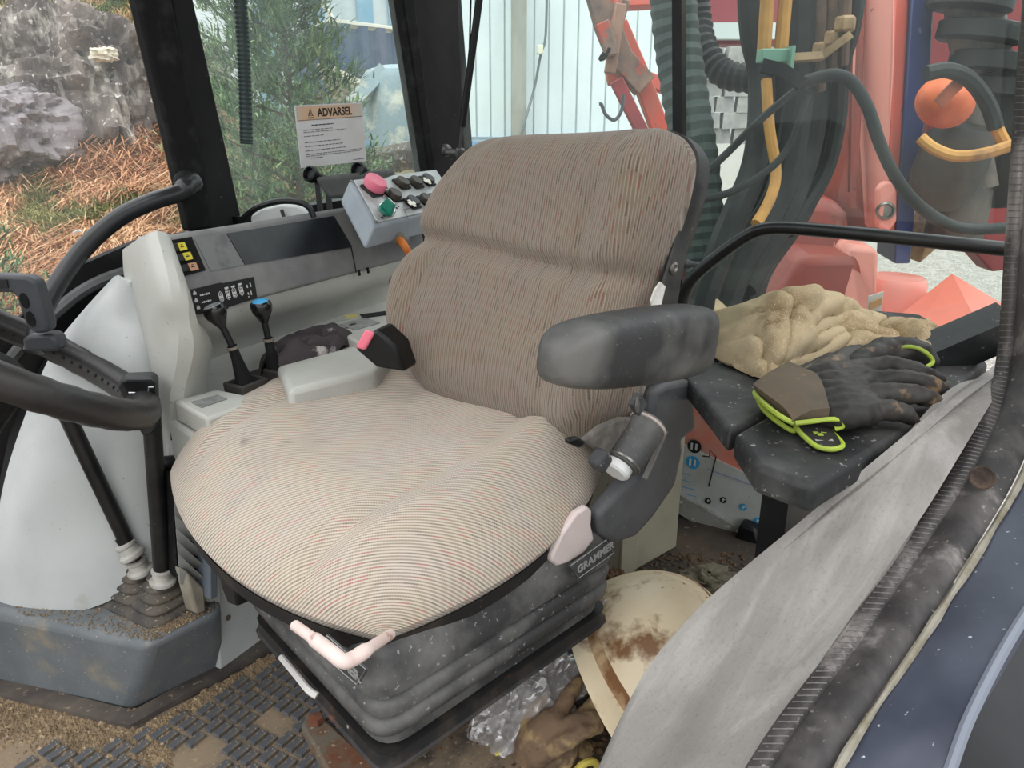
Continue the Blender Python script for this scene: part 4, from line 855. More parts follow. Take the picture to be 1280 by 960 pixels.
# adjusting handles
m_hand = mat('scuffed_pink_white', rgb(214, 196, 190), rgb(204, 180, 172), 20, rough=.4, c3=rgb(150, 86, 60), sc3=26, lo3=.56, hi3=.66)
fp = (k1+kF)/2; fn = (k1-kF).cross(UP).normalized(); fn = fn if fn.dot(CAM-fp) > 0 else -fn
sn_ = (kN-k1).cross(UP).normalized(); sn_ = sn_ if sn_.dot(CAM-k1) > 0 else -sn_
def fpl(u, v, o=.02): return AP(u, v, k1+fn*o, fn)
def spl_(u, v, o=.002): return AP(u, v, k1+sn_*o, sn_)
b = MB(); b.tube(spl([fpl(369, 782, .07), fpl(390, 797, .07), fpl(415, 816, .07), fpl(428, 826, .066), fpl(440, 824, .055), fpl(462, 810, .03), fpl(488, 793, -.02)], 5), [.0065]*6+[.0085]*14+[.0085]*5+[.0065]*6, 10); b.build('height_handle', m_hand, seat)
b = MB(); b.tube(spl([fpl(352, 822, .01), fpl(372, 846, .02), fpl(385, 862, .025), fpl(396, 870, .02)], 5), .005, 8); b.build('slide_handle', mat('white_handle', rgb(190, 188, 184), rough=.45), seat)
MB().prism([fpl(u, v, .012) for u, v in ((282, 676), (300, 694), (306, 722), (312, 752), (300, 748), (292, 728))], fn*.02).build('front_bracket', m_black, seat, bevel=.003)
# embossed maker plates
for nm, quad, tx in (('front', [(410, 792), (461, 836), (449, 856), (398, 812)], None), ('side', [(710, 707), (757, 673), (767, 690), (721, 723)], None)):
    F = fpl if nm == 'front' else spl_; o_ = .016 if nm == 'front' else .008
    Q = [F(u, v, o_) for u, v in quad]; nn = fn if nm == 'front' else sn_
    pl = MB().prism(Q, nn*.002).build('name_plate', mat('plate_black', rgb(48, 49, 51), rgb(80, 80, 80), 30, rough=.55), seat)
    x = (Q[1]-Q[0]); y = (Q[0]-Q[3]); w = x.length
    text('lettering', 'GRAMMER', w*.212, Q[3]+x*.05+y*.28+nn*.0022, x, y-x*(y.dot(x)/x.dot(x)), mat('plate_letters', rgb(140, 140, 138), rough=.5), pl, .0008, .0004)
    b = MB(); R = [lerp(q_, sum(Q, V())/4, .05)+nn*.0025 for q_ in Q]; b.tube(R, .0007, 5, closed=True); b.build('plate_border', MC['plate_letters'], pl)

# the seat's true size: drawn large and low, brought nearer to the eye's height about the camera (same view, right scale)
KS = .85
def rescale(root, k):
    old = root.location.copy(); nw = CAM+(old-CAM)*k; nw.z = 0
    T = Matrix.Translation(-nw) @ Matrix.Translation(CAM) @ Matrix.Scale(k, 4) @ Matrix.Translation(-CAM) @ Matrix.Translation(old)
    def walk(o):
        for c in o.children: c.data.transform(T); WM[c.name] = Matrix.Translation(nw); walk(c)
    walk(root); root.location = nw; WM[root.name] = Matrix.Translation(nw)
    return nw
bpy.context.view_layer.update(); rescale(seat, KS)
def K_(p): return CAM+(V(p)-CAM)*KS
cK = K_(cB); dF, dS = (k1-kF).normalized(), (kN-k1).normalized()
for a in (-.08, .08):
    MB().box(V((cK.x, cK.y, .12))+dF*(a*.6-.10)+dS*.02, (.05, .16, .24), (dF, dS, UP)).build('pedestal_rail', m_rust, seat, bevel=.003)
# ================================================================ side console with instruments
TL = AY(200, 297, 1.17); TR = AZ(422, 262, TL.z); DD = (TR-TL).normalized(); DN = DD.cross(UP).normalized()   # DN faces the driver
FL = AP(221, 356, TL, DD); BL = AP(232, 398, TL, DD); DL = (TR-TL).length*1.62
side = thing('side_console', 'light grey moulded side console with a dark sloping instrument panel beside the seat', 'console', V((TL.x, TL.y, 0)))
def ext(a, t): return a+DD*DL*t
def dk(u, v, o=0): n = (ext(TL, 1)-TL).cross(FL-TL).normalized(); n = n if n.z > 0 else -n; return AP(u, v, TL+n*o, n)      # sloping face
NS = (TR-TL).cross(FL-TL).normalized(); NS = NS if NS.z > 0 else -NS
NF = (TR-TL).cross(BL-FL).normalized(); NF = NF if NF.dot(CAM-FL) > 0 else -NF
def df(u, v, o=0): return AP(u, v, FL+NF*o, NF)
prof_ = [TL-DN*.05-UP*.012, TL-DN*.006+UP*.001, TL, FL, BL, BL-DN*.03-UP*.004, TL-DN*.05-UP*.09]
MB().prism(prof_, DD*DL).build('instrument_panel', m_dash, side, bevel=.006, seg=3)
ip = [o for o in side.children if o.name.startswith('instrument_panel')][0]
MB().prism([dk(283, 292, .0008), dk(417, 270, .0008), dk(440, 309, .0008), dk(306, 331, .0008)], NS*.0012).build('display', mat('black_screen', rgb(26, 29, 33), rgb(36, 39, 43), 20, rough=.28, spec=.5, speck=rgb(86, 88, 88), spsc=220, splo=.74), ip)
MB().prism([dk(243, 299, .0005), dk(282, 292, .0005), dk(305, 331, .0005), dk(263, 339, .0005)], NS*.0009).build('grey_overlay', mat('grey_overlay', rgb(112, 114, 114), rgb(92, 93, 93), 24, .45, .62, rough=.4), ip)
m_sw = mat('switch_black', rgb(26, 26, 27), rough=.5)
pocket = MB().prism([dk(204, 302, .0006), dk(239, 296, .0006), dk(257, 338, .0006), dk(224, 347, .0006)], NS*.001).build('switch_bezel', m_blackrub, ip)
for k, (a, q, c, e, tag) in enumerate((((209, 306), (229, 303), (233, 312), (213, 317), rgb(216, 200, 60)), ((214, 319), (236, 315), (240, 324), (219, 329), rgb(214, 196, 60)), ((220, 332), (243, 328), (247, 337), (225, 342), rgb(190, 146, 116)))):
    sw_ = MB().prism([dk(*p, .001) for p in (a, q, c, e)], NS*.006).build('rocker_switch', m_sw, ip, bevel=.0015)
    r = [(lerp(V(a), V(q), .62), lerp(V(a), V(q), 1.06), lerp(V(e), V(c), 1.06), lerp(V(e), V(c), .62))]
    MB().prism([dk(p.x, p.y, .0072) for p in r[0]], NS*.0008).build('switch_label', mat('tag_%d' % k, tag, rough=.5), sw_)
    b = MB(); z = [dk(p.x, p.y, .0082) for p in r[0]]; b.box(sum(z, V())/4, (.006, .0018, .0006), (DD, NS.cross(DD), NS)); b.box(sum(z, V())/4+NS.cross(DD)*.003, (.004, .001, .0006), (DD, NS.cross(DD), NS)); b.build('switch_symbol', m_blackmark, sw_)
# gear chart plates on the lower face
pa = MB().prism([df(238, 362, .0006), df(276, 353, .0006), df(285, 386, .0006), df(245, 393, .0006)], NF*.001).build('symbol_plate', m_blackmark, ip)
pb_ = MB().prism([df(268, 356, .0004), df(317, 346, .0004), df(321, 372, .0004), df(280, 386, .0004)], NF*.001).build('symbol_plate', m_blackmark, ip)
m_sym = mat('grey_symbols', rgb(196, 196, 194), rough=.6); FX = DD; FY = NF.cross(DD)
b = MB()
for k, (u, v) in enumerate(((243.5, 367), (245.5, 376), (248, 385))):
    c = df(u, v, .0018); b.box(c, (.006, .004, .0006), (FX, FY, NF)); b.box(c+FY*.002, (.003, .004, .0006), (FX, FY, NF))
b.build('small_symbols', m_sym, pa)
for (u, v), s in zip(((249, 369.5), (251, 378.5), (253.5, 387.5)), ('SPEED', 'RANGE', 'SPRAY')):
    b = MB(); c = df(u, v, .0018)
    for j in range(5): b.box(c+FX*(.004*j+.003), (.0028, .0022+.001*(j % 2), .0005), (FX, FY, NF))
    b.build('small_words', m_sym, pa)
for k, (u, v) in enumerate(((276.5, 371), (285, 368), (293, 366), (301.5, 363))):
    c = df(u, v, .0018); b = MB(); h = .016; w = .0075
    b.tube([c+FX*w/2*x+FY*h/2*y for x, y in ((-1, -.7), (0, -1.1), (1, -.7), (1, .7), (0, 1.1), (-1, .7))], .0006, 4, closed=True); b.box(c-FY*.0005, (.006, .005, .0006), (FX, FY, NF))
    b.box(c+FY*.0045, (.003, .0025, .0006), (FX, FY, NF)); b.box(c-FY*.005, (.003, .0025, .0006), (FX, FY, NF))
    if k: b.box(c+FY*.0105, (.0075, .003, .0006), (FX, FY, NF))
    b.build('gear_symbol', m_sym, pb_)
b = MB()
for u, v, w, h in ((309, 358, .0022, .005), (313, 356, .002, .007), (310.5, 367, .0022, .004), (314, 366, .002, .007), (311, 371, .0018, .002)): b.box(df(u, v, .0018), (w, h, .0006), (FX, FY, NF))
b.build('arrow_symbols', m_sym, pb_)
MB().lathe([(.0055, 0), (.0055, .001), (.004, .0025), (.0015, .0015)], df(235, 388, 0), NF, 14).build('screw', mat('grey_screw', rgb(120, 120, 120), rough=.4, metal=.3), ip)
for u, v in ((449, 341), (460, 338)):
    MB().box(df(u, v, .001), (.006, .012, .003), (FX, FY, NF)).build('slot_clip', m_blackrub, ip, bevel=.001)
b = MB(); b.tube([ext(FL, .625)+NF*.0005-NF*0, ext(BL, .625)+NF*.0005], .0012, 5); b.build('panel_joint', m_blackmark, ip)
# light moulding: faceted end, face below the panel, recess and tray
def gp(rows): return [[AY(*p) for p in r] for r in rows]
cap = gp([[(163, 312, 1.23), (190, 296, 1.165), (201, 297, 1.162), (203, 299, 1.185)], [(166, 350, 1.23), (206, 361, 1.105), (222, 358, 1.100), (223, 360, 1.125)], [(180, 400, 1.215), (204, 400, 1.112), (233, 400, 1.098), (234, 402, 1.125)], [(196, 450, 1.20), (203, 448, 1.13), (234, 440, 1.105), (256, 432, 1.20)], [(207, 520, 1.19), (212, 515, 1.15), (222, 500, 1.125), (248, 492, 1.19)], [(213, 600, 1.18), (220, 595, 1.16), (235, 580, 1.15), (262, 570, 1.17)], [(216, 690, 1.17), (225, 690, 1.16), (245, 690, 1.15), (270, 690, 1.16)]])
def dense(G, k=4):
    R = [spl(r, k) for r in G]; C = [spl([r[j] for r in R], k) for j in range(len(R[0]))]
    return [[C[j][i] for j in range(len(C))] for i in range(len(C[0]))]
b = MB(); b.sheet(dense(cap), .012); b.build('end_moulding', m_white, side, smooth=30)
b = MB(); b.prism([cap[0][0]-UP*.004, cap[0][1], TL+NS*.001, TL-DN*.05], -UP*.02); b.build('end_top', m_white, side, bevel=.003)
ZT = .510                                                     # tray floor
f0 = BL-DN*.004; tf = V((f0.x, f0.y, ZT))
NW = DN
rw = []
for dn, dz in ((.004, f0.z), (.004, f0.z-.02), (-.02, f0.z-.05), (-.075, ZT+.06), (-.088, ZT+.025), (-.075, ZT+.006), (-.05, ZT)):
    rw.append([V((BL.x, BL.y, dz))+DN*(dn-.012)+DD*DL*t for t in np.linspace(-.015, 1.0, 12)])
rw += [[V((BL.x, BL.y, ZT))+DN*.055+DD*DL*t for t in np.linspace(-.015, 1.0, 12)]]
b = MB(); b.sheet(rw, .012, flip=True); b.build('tray_moulding', m_white, side, smooth=50)
# (the recess starts right of the moulding)
# ---- remote control box standing on the panel
T0, T3 = AY(436, 225, 1.50), AY(468, 282, 1.40); T1 = AZ(541, 212, T0.z); e1 = (T1-T0)*1.06; B3 = AY(455, 313, 1.385); e2 = T3-T0; e3 = B3-T3
box = thing('control_box', 'grey metal control box with push buttons on the instrument panel', 'control box', B3)
m_box = mat('grey_enamel', rgb(146, 154, 162), rgb(130, 138, 146), 10, rough=.45, speck=rgb(96, 98, 100), spsc=90, splo=.72)
b = MB(); A = [T0, T0+e1, T3+e1, T3]; Bm = [T0+e3*.95, T0+e1+e3*.95, B3+e1, B3]
b.add(A+Bm, [(3, 2, 1, 0), (4, 5, 6, 7), (0, 1, 5, 4), (1, 2, 6, 5), (2, 3, 7, 6), (3, 0, 4, 7)]); b.build('case', m_box, box, bevel=.006, seg=3)
BN = e2.cross(e1).normalized(); BN = BN if BN.z > 0 else -BN; bx = e1.normalized(); by = BN.cross(bx)
cT = T0+(e1+e2)/2; lid = MB().prism([cT+(p-cT)*.93+BN*.0 for p in A], BN*.003).build('face_plate', mat('brushed_plate', rgb(186, 188, 188), rgb(160, 162, 162), 26, rough=.4, metal=.15, speck=rgb(110, 110, 108), spsc=160, splo=.7), box, bevel=.001)
def bt(u, v, o=.003): return AP(u, v, T0+BN*o, BN)
for u, v in ((440, 227), (470, 277)): MB().lathe([(.004, 0), (.004, .001), (.002, .002)], bt(u, v), BN, 10).build('screw', MC['grey_screw'], lid)
m_btn = mat('brown_black_button', rgb(52, 48, 42), rgb(62, 56, 48), 30, rough=.5); m_bez = mat('bezel_black', rgb(22, 23, 24), rough=.45)
es = MB().box(bt(465, 238, .005), (.036, .036, .006), (bx, by, BN)).build('stop_base', m_bez, box, bevel=.002)
b = MB(); c = bt(465.5, 236, .006); b.lathe([(.017, 0), (.020, .003), (.0222, .006), (.0225, .017), (.0205, .022), (.013, .0235), (.001, .0235)], c, BN, 24); b.build('stop_button', mat('faded_pink_red', rgb(222, 110, 134), rgb(226, 134, 152), 30, rough=.45), es)
def button(u, v, kind):
    z = MB().box(bt(u, v, .005), (.033, .033, .006), (bx, by, BN)).build('button_bezel', m_bez, box, bevel=.003)
    MB().lathe([(.0145, 0), (.0145, .008), (.013, .0105), (.001, .011)], bt(u, v, .008), BN, 18).build('push_button', m_btn if kind == 0 else m_bez, z)
    if kind:
        b = MB(); c = bt(u, v, .0192); b.box(c, (.020, .008, .0015), (bx, by, BN)); b.box(c, (.008, .020, .0014), (bx, by, BN)); b.build('white_cross', mat('cross_white', rgb(226, 222, 208), rough=.5), z)
for u, v, k in ((502, 230, 0), (519, 229, 0), (534, 226, 1), (492, 245, 0), (515, 254, 1), (531.5, 251, 0), (546, 248, 1)): button(u, v, k)
sl = MB().lathe([(.0165, 0), (.0175, .002), (.0175, .010), (.015, .012)], bt(481.5, 265, .003), BN, 20).build('selector_ring', mat('chrome_ring', rgb(190, 192, 192), rough=.25, metal=.7), box)
c = bt(481.5, 265, .014); b = MB(); b.lathe([(.014, 0), (.014, .004), (.012, .006)], c, BN, 18); b.box(c+BN*.014, (.0105, .028, .022), (bx, by, BN), taper=.7); b.build('selector_knob', mat('green_knob', rgb(16, 112, 92), rgb(12, 98, 84), 30, rough=.4), sl, bevel=.003)
b = MB(); b.box(c+BN*.0258-by*0, (.002, .018, .001), (bx, by, BN)); b.build('selector_mark', m_whitemark, sl)
b = MB()
for u, v in ((482, 237), (496, 260), (478, 272)): b.box(bt(u, v, .0035), (.005, .004, .0008), (bx, by, BN)); b.box(bt(u+2, v-2, .0035), (.003, .003, .0008), (bx, by, BN))
b.build('plate_marks', m_blackmark, lid)
b = MB(); q = [bt(505, 262), bt(560, 252), bt(565, 262), bt(510, 273)]; b.tube(q, .0007, 4, closed=True); b.build('plate_frame', MC['grey_screw'], lid)
fn_ = e1.cross(e3).normalized(); fn_ = fn_ if fn_.dot(CAM-T3) > 0 else -fn_
def bf(u, v, o=0): return AP(u, v, T3+fn_*o, fn_)
gl_ = MB().lathe([(.014, -.002), (.014, .006), (.0115, .008), (.0115, .018), (.009, .02)], bf(498, 298), (fn_*1+V((.25, -.1, -.3))).normalized(), 12).build('cable_gland', mat('gland_tan', rgb(120, 112, 102), rough=.6), box)
b = MB(); b.tube(spl([bf(500, 300, .01), bf(506, 308, .03), bf(513, 320, .04), bf(520, 340, .04), bf(530, 380, .02)], 5), .0075, 10); b.build('orange_cable', mat('orange_cable', rgb(214, 122, 44), rgb(196, 108, 44), 30, rough=.5), box)
MB().lathe([(.009, -.02), (.011, 0), (.011, .006), (.007, .01)], AY(494, 352, 1.42), V((-.7, -.6, .1)), 12).build('round_knob', m_dgrey, side)

# ---- two short gear levers in square gaiters
m_knob = mat('gloss_black_knob', rgb(16, 16, 17), rough=.22, spec=.5)
for nm, base, foot, mid, top, capm, lab_ in (('left', (308, 485), (304, 472), (290, 432), (272, 396), mat('grey_cap', rgb(150, 154, 156), rgb(120, 124, 126), 60, rough=.25), 'short black gear lever with a grey topped round knob in a square gaiter'), ('right', (356, 468), (343, 462), (335, 422), (328, 390), mat('blue_cap', rgb(54, 142, 196), rgb(70, 160, 208), 60, rough=.25), 'short black gear lever with a blue topped round knob in a square gaiter')):
    y0 = AZ(base[0], base[1], ZT+.015).y
    bc = V((AY(base[0], base[1], y0).x, y0, ZT+.015)); g = thing('gear_lever', lab_, 'gear lever', V((bc.x, bc.y, ZT)), 'pair of short gear levers')
    q = MB(); o4 = []
    for s, h in ((.026, 0), (.028, .028), (.023, .030), (.020, .012)):
        o4.append([V((bc.x, bc.y, ZT+h))+DD*s*x+DN*s*.8*y for x, y in ((-1, -1), (1, -1), (1, 1), (-1, 1))])
    q.grid(o4, closeu=True); q.f += [(12, 13, 14, 15)]; q.build('gaiter_box', mat('gaiter_brown_black', rgb(48, 45, 43), rgb(60, 57, 54), 20, rough=.7), g, bevel=.002)
    f_, m_, t_ = AY(foot[0], foot[1], y0-.005), AY(mid[0], mid[1], y0-.01), AY(top[0], top[1], y0-.015)
    b = MB(); b.tube([f_-UP*.01, f_, lerp(f_, m_, .6), m_], [.016, .013, .0085, .0075], 10); b.build('gaiter', m_blackrub, g)
    b = MB(); b.tube([m_, t_], .0055, 10); b.build('rod', m_black, g)
    b = MB(); b.tube([lerp(f_, m_, .9), lerp(f_, m_, .98)], .009, 10); b.build('collar', MC['gland_tan'], g)
    ax_ = (t_-m_).normalized()
    kb = MB().lathe([(.006, -.018), (.009, -.012), (.0165, .002), (.018, .010), (.0165, .016), (.013, .019)], t_, ax_, 22).build('knob', m_knob, g)
    td = (ax_*.5+(CAM-t_).normalized()*.5+UP*.4).normalized()
    kc = MB().lathe([(.0135, 0), (.0125, .0015), (.006, .003), (.0005, .0033)], t_+ax_*.0185, ax_, 20).build('knob_cap', capm, kb)

# ---- crumpled cloth in the tray
b = MB(); zc = AZ(396, 442, ZT+.02); G = []
for i in range(60):
    row = []
    for j in range(70):
        s, t = i/59*2-1, j/69*2-1; p = zc+DD*t*.115+DN*s*.052
        r = math.sqrt(max(0, 1-min(1, s*s*.9+t*t*.8))); q = V((t*2.2, s*1.4, 0)); w = noise.noise(q)
        fold = abs(math.sin(5.5*(t*1.1-.5*s)+4*noise.noise(q*.8+V((2, 5, 0)))))**.6
        h = .036*r**.6+(.022*fold+.014*w)*r**.5
        row.append(p+UP*(h-.014)+DD*.006*math.sin(9*s+6*w)*r)
    G.append(row)
b.sheet(G, .004); o = b.build('crumpled_cloth', mat('dark_cloth', rgb(66, 60, 62), rgb(54, 49, 51), 12, rough=.95, c3=rgb(176, 168, 166), sc3=11, lo3=.58, hi3=.64, bump=.001, bsc=200), None, smooth=70); lab(o, 'crumpled dark grey cloth stuffed in the console tray behind the gear levers', 'cloth')

# ---- arm box and small switch boxes along the seat
zt = .548
tb = thing('console_box', 'long light grey rounded box between the gear levers and the seat', 'console box', AZ(420, 460, ZT))
q = [AZ(u, v, zt) for u, v in ((345, 457), (447, 430), (492, 440), (470, 462), (360, 488))]
MB().prism(q, -UP*.09).build('box_body', m_white, tb, bevel=.010, seg=3)
rp = thing('side_ledge', 'flat grey console cover with a dark label, behind the pink belt buckle', 'console cover', AZ(450, 415, .56))
MB().prism([AZ(u, v, .562) for u, v in ((404, 406), (500, 385), (520, 420), (470, 440), (430, 418))], -UP*.03).build('lid', m_white, rp, bevel=.004)
MB().prism([AZ(u, v, .5625) for u, v in ((424, 406), (456, 397), (475, 404), (444, 413))], UP*.001).build('label_patch', mat('label_grey', rgb(150, 152, 150), rgb(120, 122, 122), 60, rough=.4), rp)
MB().prism([AZ(u, v, .5625) for u, v in ((450, 394), (488, 389), (490, 393), (454, 398))], UP*.002).build('slot', m_blackmark, rp)
MB().prism([AZ(u, v, .5625) for u, v in ((430, 395), (446, 392), (448, 396), (433, 399))], UP*.001).build('yellow_label', mat('yellow_label', rgb(200, 190, 120), rough=.5), rp)
z2 = .530
sb = thing('switch_box', 'small light grey box with a grey label by the left corner of the seat', 'switch box', AZ(250, 505, z2))
q = [AZ(u, v, z2) for u, v in ((217, 500), (271, 486), (330, 498), (258, 523))]; MB().prism(q, -UP*.035).build('upper_box', m_white, sb, bevel=.005)
q = [AZ(u, v, z2-.036) for u, v in ((208, 522), (262, 503), (340, 520), (250, 552))]; MB().prism(q, -UP*.1).build('lower_box', m_white, sb, bevel=.006)
MB().prism([AZ(u, v, z2+.0005) for u, v in ((239, 503), (272, 494), (284, 499), (252, 510))], UP*.001).build('label_patch', mat('label_mid_grey', rgb(142, 144, 142), rgb(108, 110, 110), 60, rough=.35), sb)
q = [AY(u, v, AZ(208, 522, z2-.036).y-.005) for u, v in ((214, 534), (222, 532), (222, 548), (214, 550))]; MB().prism(q, V((0, -.002, 0))).build('small_window', m_blackmark, sb)
MB().lathe([(.008, -.02), (.012, -.012), (.014, .004), (.012, .012), (.004, .015)], AY(208, 580, 1.12), V((-.8, -.6, .05)), 16).build('black_knob', m_black, sb)
# ---- air vent with louvres
vt = thing('air_vent', 'grey air vent with five slanted louvres beside the black lever', 'air vent', kk(238, 740, .02))
MB().prism([kk(214, 590, .005), kk(262, 635, .005), kk(264, 745, .005), kk(222, 720, .005)], -CL*.05).build('vent_back', m_blackrub, vt)
for i in range(7):
    v = 612+i*16; b = MB(); q = [kk(217+i*1.2, v, .03), kk(250+i*.8, v+28, .03), kk(251+i*.8, v+39, .012), kk(219+i*1.2, v+22, .012)]
    b.prism(q, -CL*.004-UP*.002); b.build('louvre', m_dgrey if 0 else mat('louvre_grey', rgb(130, 132, 130), rgb(106, 106, 102), 12, rough=.6, speck=rgb(160, 150, 130), splo=.68), vt, bevel=.003)
b = MB(); bar(b, [kk(252, 640, .03), kk(259, 690, .03), kk(260, 745, .03)], .014, .03, CL); b.build('vent_side', mat('vent_side', rgb(98, 106, 114), rough=.5), vt, bevel=.002)
MB().prism([kk(232, 712, .03), kk(256, 735, .03), kk(258, 765, .03), kk(246, 768, .03)], -CL*.03).build('vent_foot', mat('dusty_foot', rgb(146, 140, 126), rgb(120, 114, 102), 14, rough=.85), vt, bevel=.004)

# ================================================================ front cover, plinth, floor levers
pl_ = thing('floor_plinth', 'slate grey plastic plinth on the floor carrying the lever boots', 'plinth', AZ(165, 890, 0)-V((.2, -.2, 0)))
PZ = .163
lo_ = [AZ(-170, 822, 0), AZ(0, 857, 0), AZ(163, 892, 0), AZ(277, 837, 0)]; hi_ = [AZ(-120, 742, PZ), AZ(54, 778, PZ), AZ(188, 807, PZ), AZ(277, 763, PZ)]
bk_ = [AZ(268, 700, PZ), AZ(-80, 660, PZ)]; bk0 = [V((p.x, p.y, 0)) for p in bk_]
b = MB(); n = 4; b.add(lo_+bk0+hi_+bk_, [tuple(range(6))[::-1], tuple(range(6, 12))]+[(i, (i+1) % 6, 6+(i+1) % 6, 6+i) for i in range(6)]); b.build('plinth_shell', m_plinth, pl_, bevel=.016, seg=4)
b = MB()
for i in range(2600):
    k = random.random(); u, v = (random.gauss(225, 26), random.gauss(778, 14)) if k < .6 else (random.uniform(20, 270), random.uniform(755, 800))
    if v > 807-(u-188)*.5-5 and u > 188 or v > 778+(u-54)*.216-4 and u <= 188: continue
    lump(b, AZ(u, v, PZ+.0005), random.choice((.0012, .0018, .0024)))
b.build('plinth_dirt', MC['dried_mud'], pl_, smooth=0, kind='stuff')
cov = gp([[(150, 352, 1.27), (157, 349, 1.24), (163, 349, 1.20), (168, 356, 1.21)],
          [(108, 398, 1.24), (130, 392, 1.21), (160, 395, 1.20), (180, 400, 1.20)],
          [(76, 440, 1.22), (105, 440, 1.18), (160, 445, 1.17), (196, 455, 1.19)],
          [(45, 510, 1.20), (80, 510, 1.16), (155, 510, 1.15), (208, 520, 1.18)],
          [(18, 590, 1.18), (55, 590, 1.14), (150, 580, 1.135), (214, 600, 1.17)],
          [(2, 670, 1.16), (35, 675, 1.13), (135, 660, 1.125), (217, 660, 1.16)],
          [(-8, 740, 1.15), (22, 758, 1.11), (112, 758, 1.10), (218, 700, 1.15)]])
b = MB(); b.sheet(dense(cov, 5), .012); o = b.build('front_cover', m_white2, None, smooth=60); lab(o, 'big pale grey curved cover panel at the left, behind the steering wheel and levers', 'cover panel')
b = MB(); b.tube(spl([AY(166, 352, 1.205), AY(180, 400, 1.185), AY(196, 452, 1.165), AY(208, 520, 1.15), AY(214, 600, 1.14), AY(216, 690, 1.13)], 5), .004, 8); b.build('cover_bead', m_white2, side)
b = MB(); b.sheet(dense(gp([[(110, 396, 1.27), (60, 440, 1.27)], [(70, 450, 1.25), (20, 520, 1.25)], [(35, 530, 1.23), (-10, 620, 1.23)], [(8, 640, 1.2), (-40, 760, 1.2)]]), 3), .01); o = b.build('cover_edge', mat('edge_black_strip', rgb(36, 36, 37), rough=.6)); lab(o, 'black edging strip along the outer side of the pale cover', 'edging')

m_tube = mat('black_lever_tube', rgb(20, 20, 21), rgb(34, 34, 34), 20, rough=.4, speck=rgb(120, 120, 116), spsc=160, splo=.76)
m_col = mat('white_collar', rgb(176, 174, 168), rgb(140, 136, 126), 30, rough=.6)
def boot(mb, c, wx, wy, z0, z1, nf=4, top=.018):
    """stack of rubber folds, square at the foot and round at the neck"""
    R = []
    for i in range(nf*4+1):
        t = i/(nf*4); z = z0+(z1-z0)*t; ph = (i % 4)/4; s = 1-.13*(0 if ph == .5 else .35 if ph in (.25, .75) else 1.3); k = t**.8
        ring_ = []
        for j in range(24):
            a = 2*math.pi*j/24; ca, sa = math.cos(a), math.sin(a); e = .45+.55*t
            x = abs(ca)**e*(1 if ca > 0 else -1)*lerp(wx, top, k)*s; y = abs(sa)**e*(1 if sa > 0 else -1)*lerp(wy, top, k)*s
            ring_.append(V((c.x, c.y, z))+CB*x+CL*y)
        R.append(ring_)
    mb.grid(R, closeu=True); return mb
m_boot = mat('dusty_boot_rubber', rgb(62, 60, 58), rgb(98, 90, 80), 18, rough=.75, speck=rgb(150, 138, 116), spsc=160, splo=.64)
def lever(label, bot, top, base, r, head=False, wx=.066, wy=.052):
    zb_ = bot[2]; p = AZ(bot[0], bot[1], zb_); q = AY(top[0], top[1], p.y+top[2]); c = AZ(base[0], base[1], PZ)
    g = thing('floor_lever', label, 'lever', V((c.x, c.y, PZ)), 'floor levers in rubber boots')
    b = MB(); b.tube([p-UP*.02, p, q], r, 14); b.build('shaft', m_tube, g)
    d = (q-p).normalized()
    boot(MB(), (c+V((p.x, p.y, PZ)))/2, wx, wy, PZ-.004, p.z-.004, 5).build('boot', m_boot, g, smooth=60)
    MB().lathe([(.018, -.012), (.021, -.009), (.021, -.004), (.016, .0), (.0145, .010), (.017, .012), (.017, .016), (.0125, .018)], p-d*.006, d, 18).build('collar', m_col, g)
    return g, p, q
g1, p1, q1 = lever('black tube lever slanting left behind the steering wheel, in a rubber boot', (172, 706, .235), (84, 520, -.02), (178, 735), .0125)
g2, p2, q2 = lever('upright black tube lever with a flat switch head, in a rubber boot', (203, 718, .235), (188, 500, .0), (205, 748), .0135)
hd = [AY(u, v, q2.y-.015) for u, v in ((150, 478), (158, 473), (190, 472), (196, 478), (197, 532), (190, 543), (178, 545), (165, 520), (146, 484))]
h = MB().prism(hd, V((-.01, .03, 0))).build('switch_head', m_dgrey if 0 else mat('head_black', rgb(34, 36, 38), rough=.45), g2, bevel=.003)
MB().prism([AY(u, v, q2.y-.017) for u, v in ((154, 477), (192, 476), (193, 491), (160, 491))], V((0, -.002, 0))).build('head_window', m_black, h)
b = MB(); z = [AY(u, v, q2.y-.019) for u, v in ((161, 491), (185, 491), (186, 484), (192, 484))]; b.tube(z, .0012, 5); b.build('head_bracket', MC['chrome_ring'], h)
MB().lathe([(.0035, 0), (.0035, .002), (.001, .003)], AY(185, 501, q2.y-.017), V((0, -1, .2)), 10).build('rivet', MC['chrome_ring'], h)
g3, p3, q3 = lever('short black lever stub with white collar behind the slanting lever', (160, 686, .27), (150, 672, .0), (168, 722), .009, wx=.03, wy=.03)

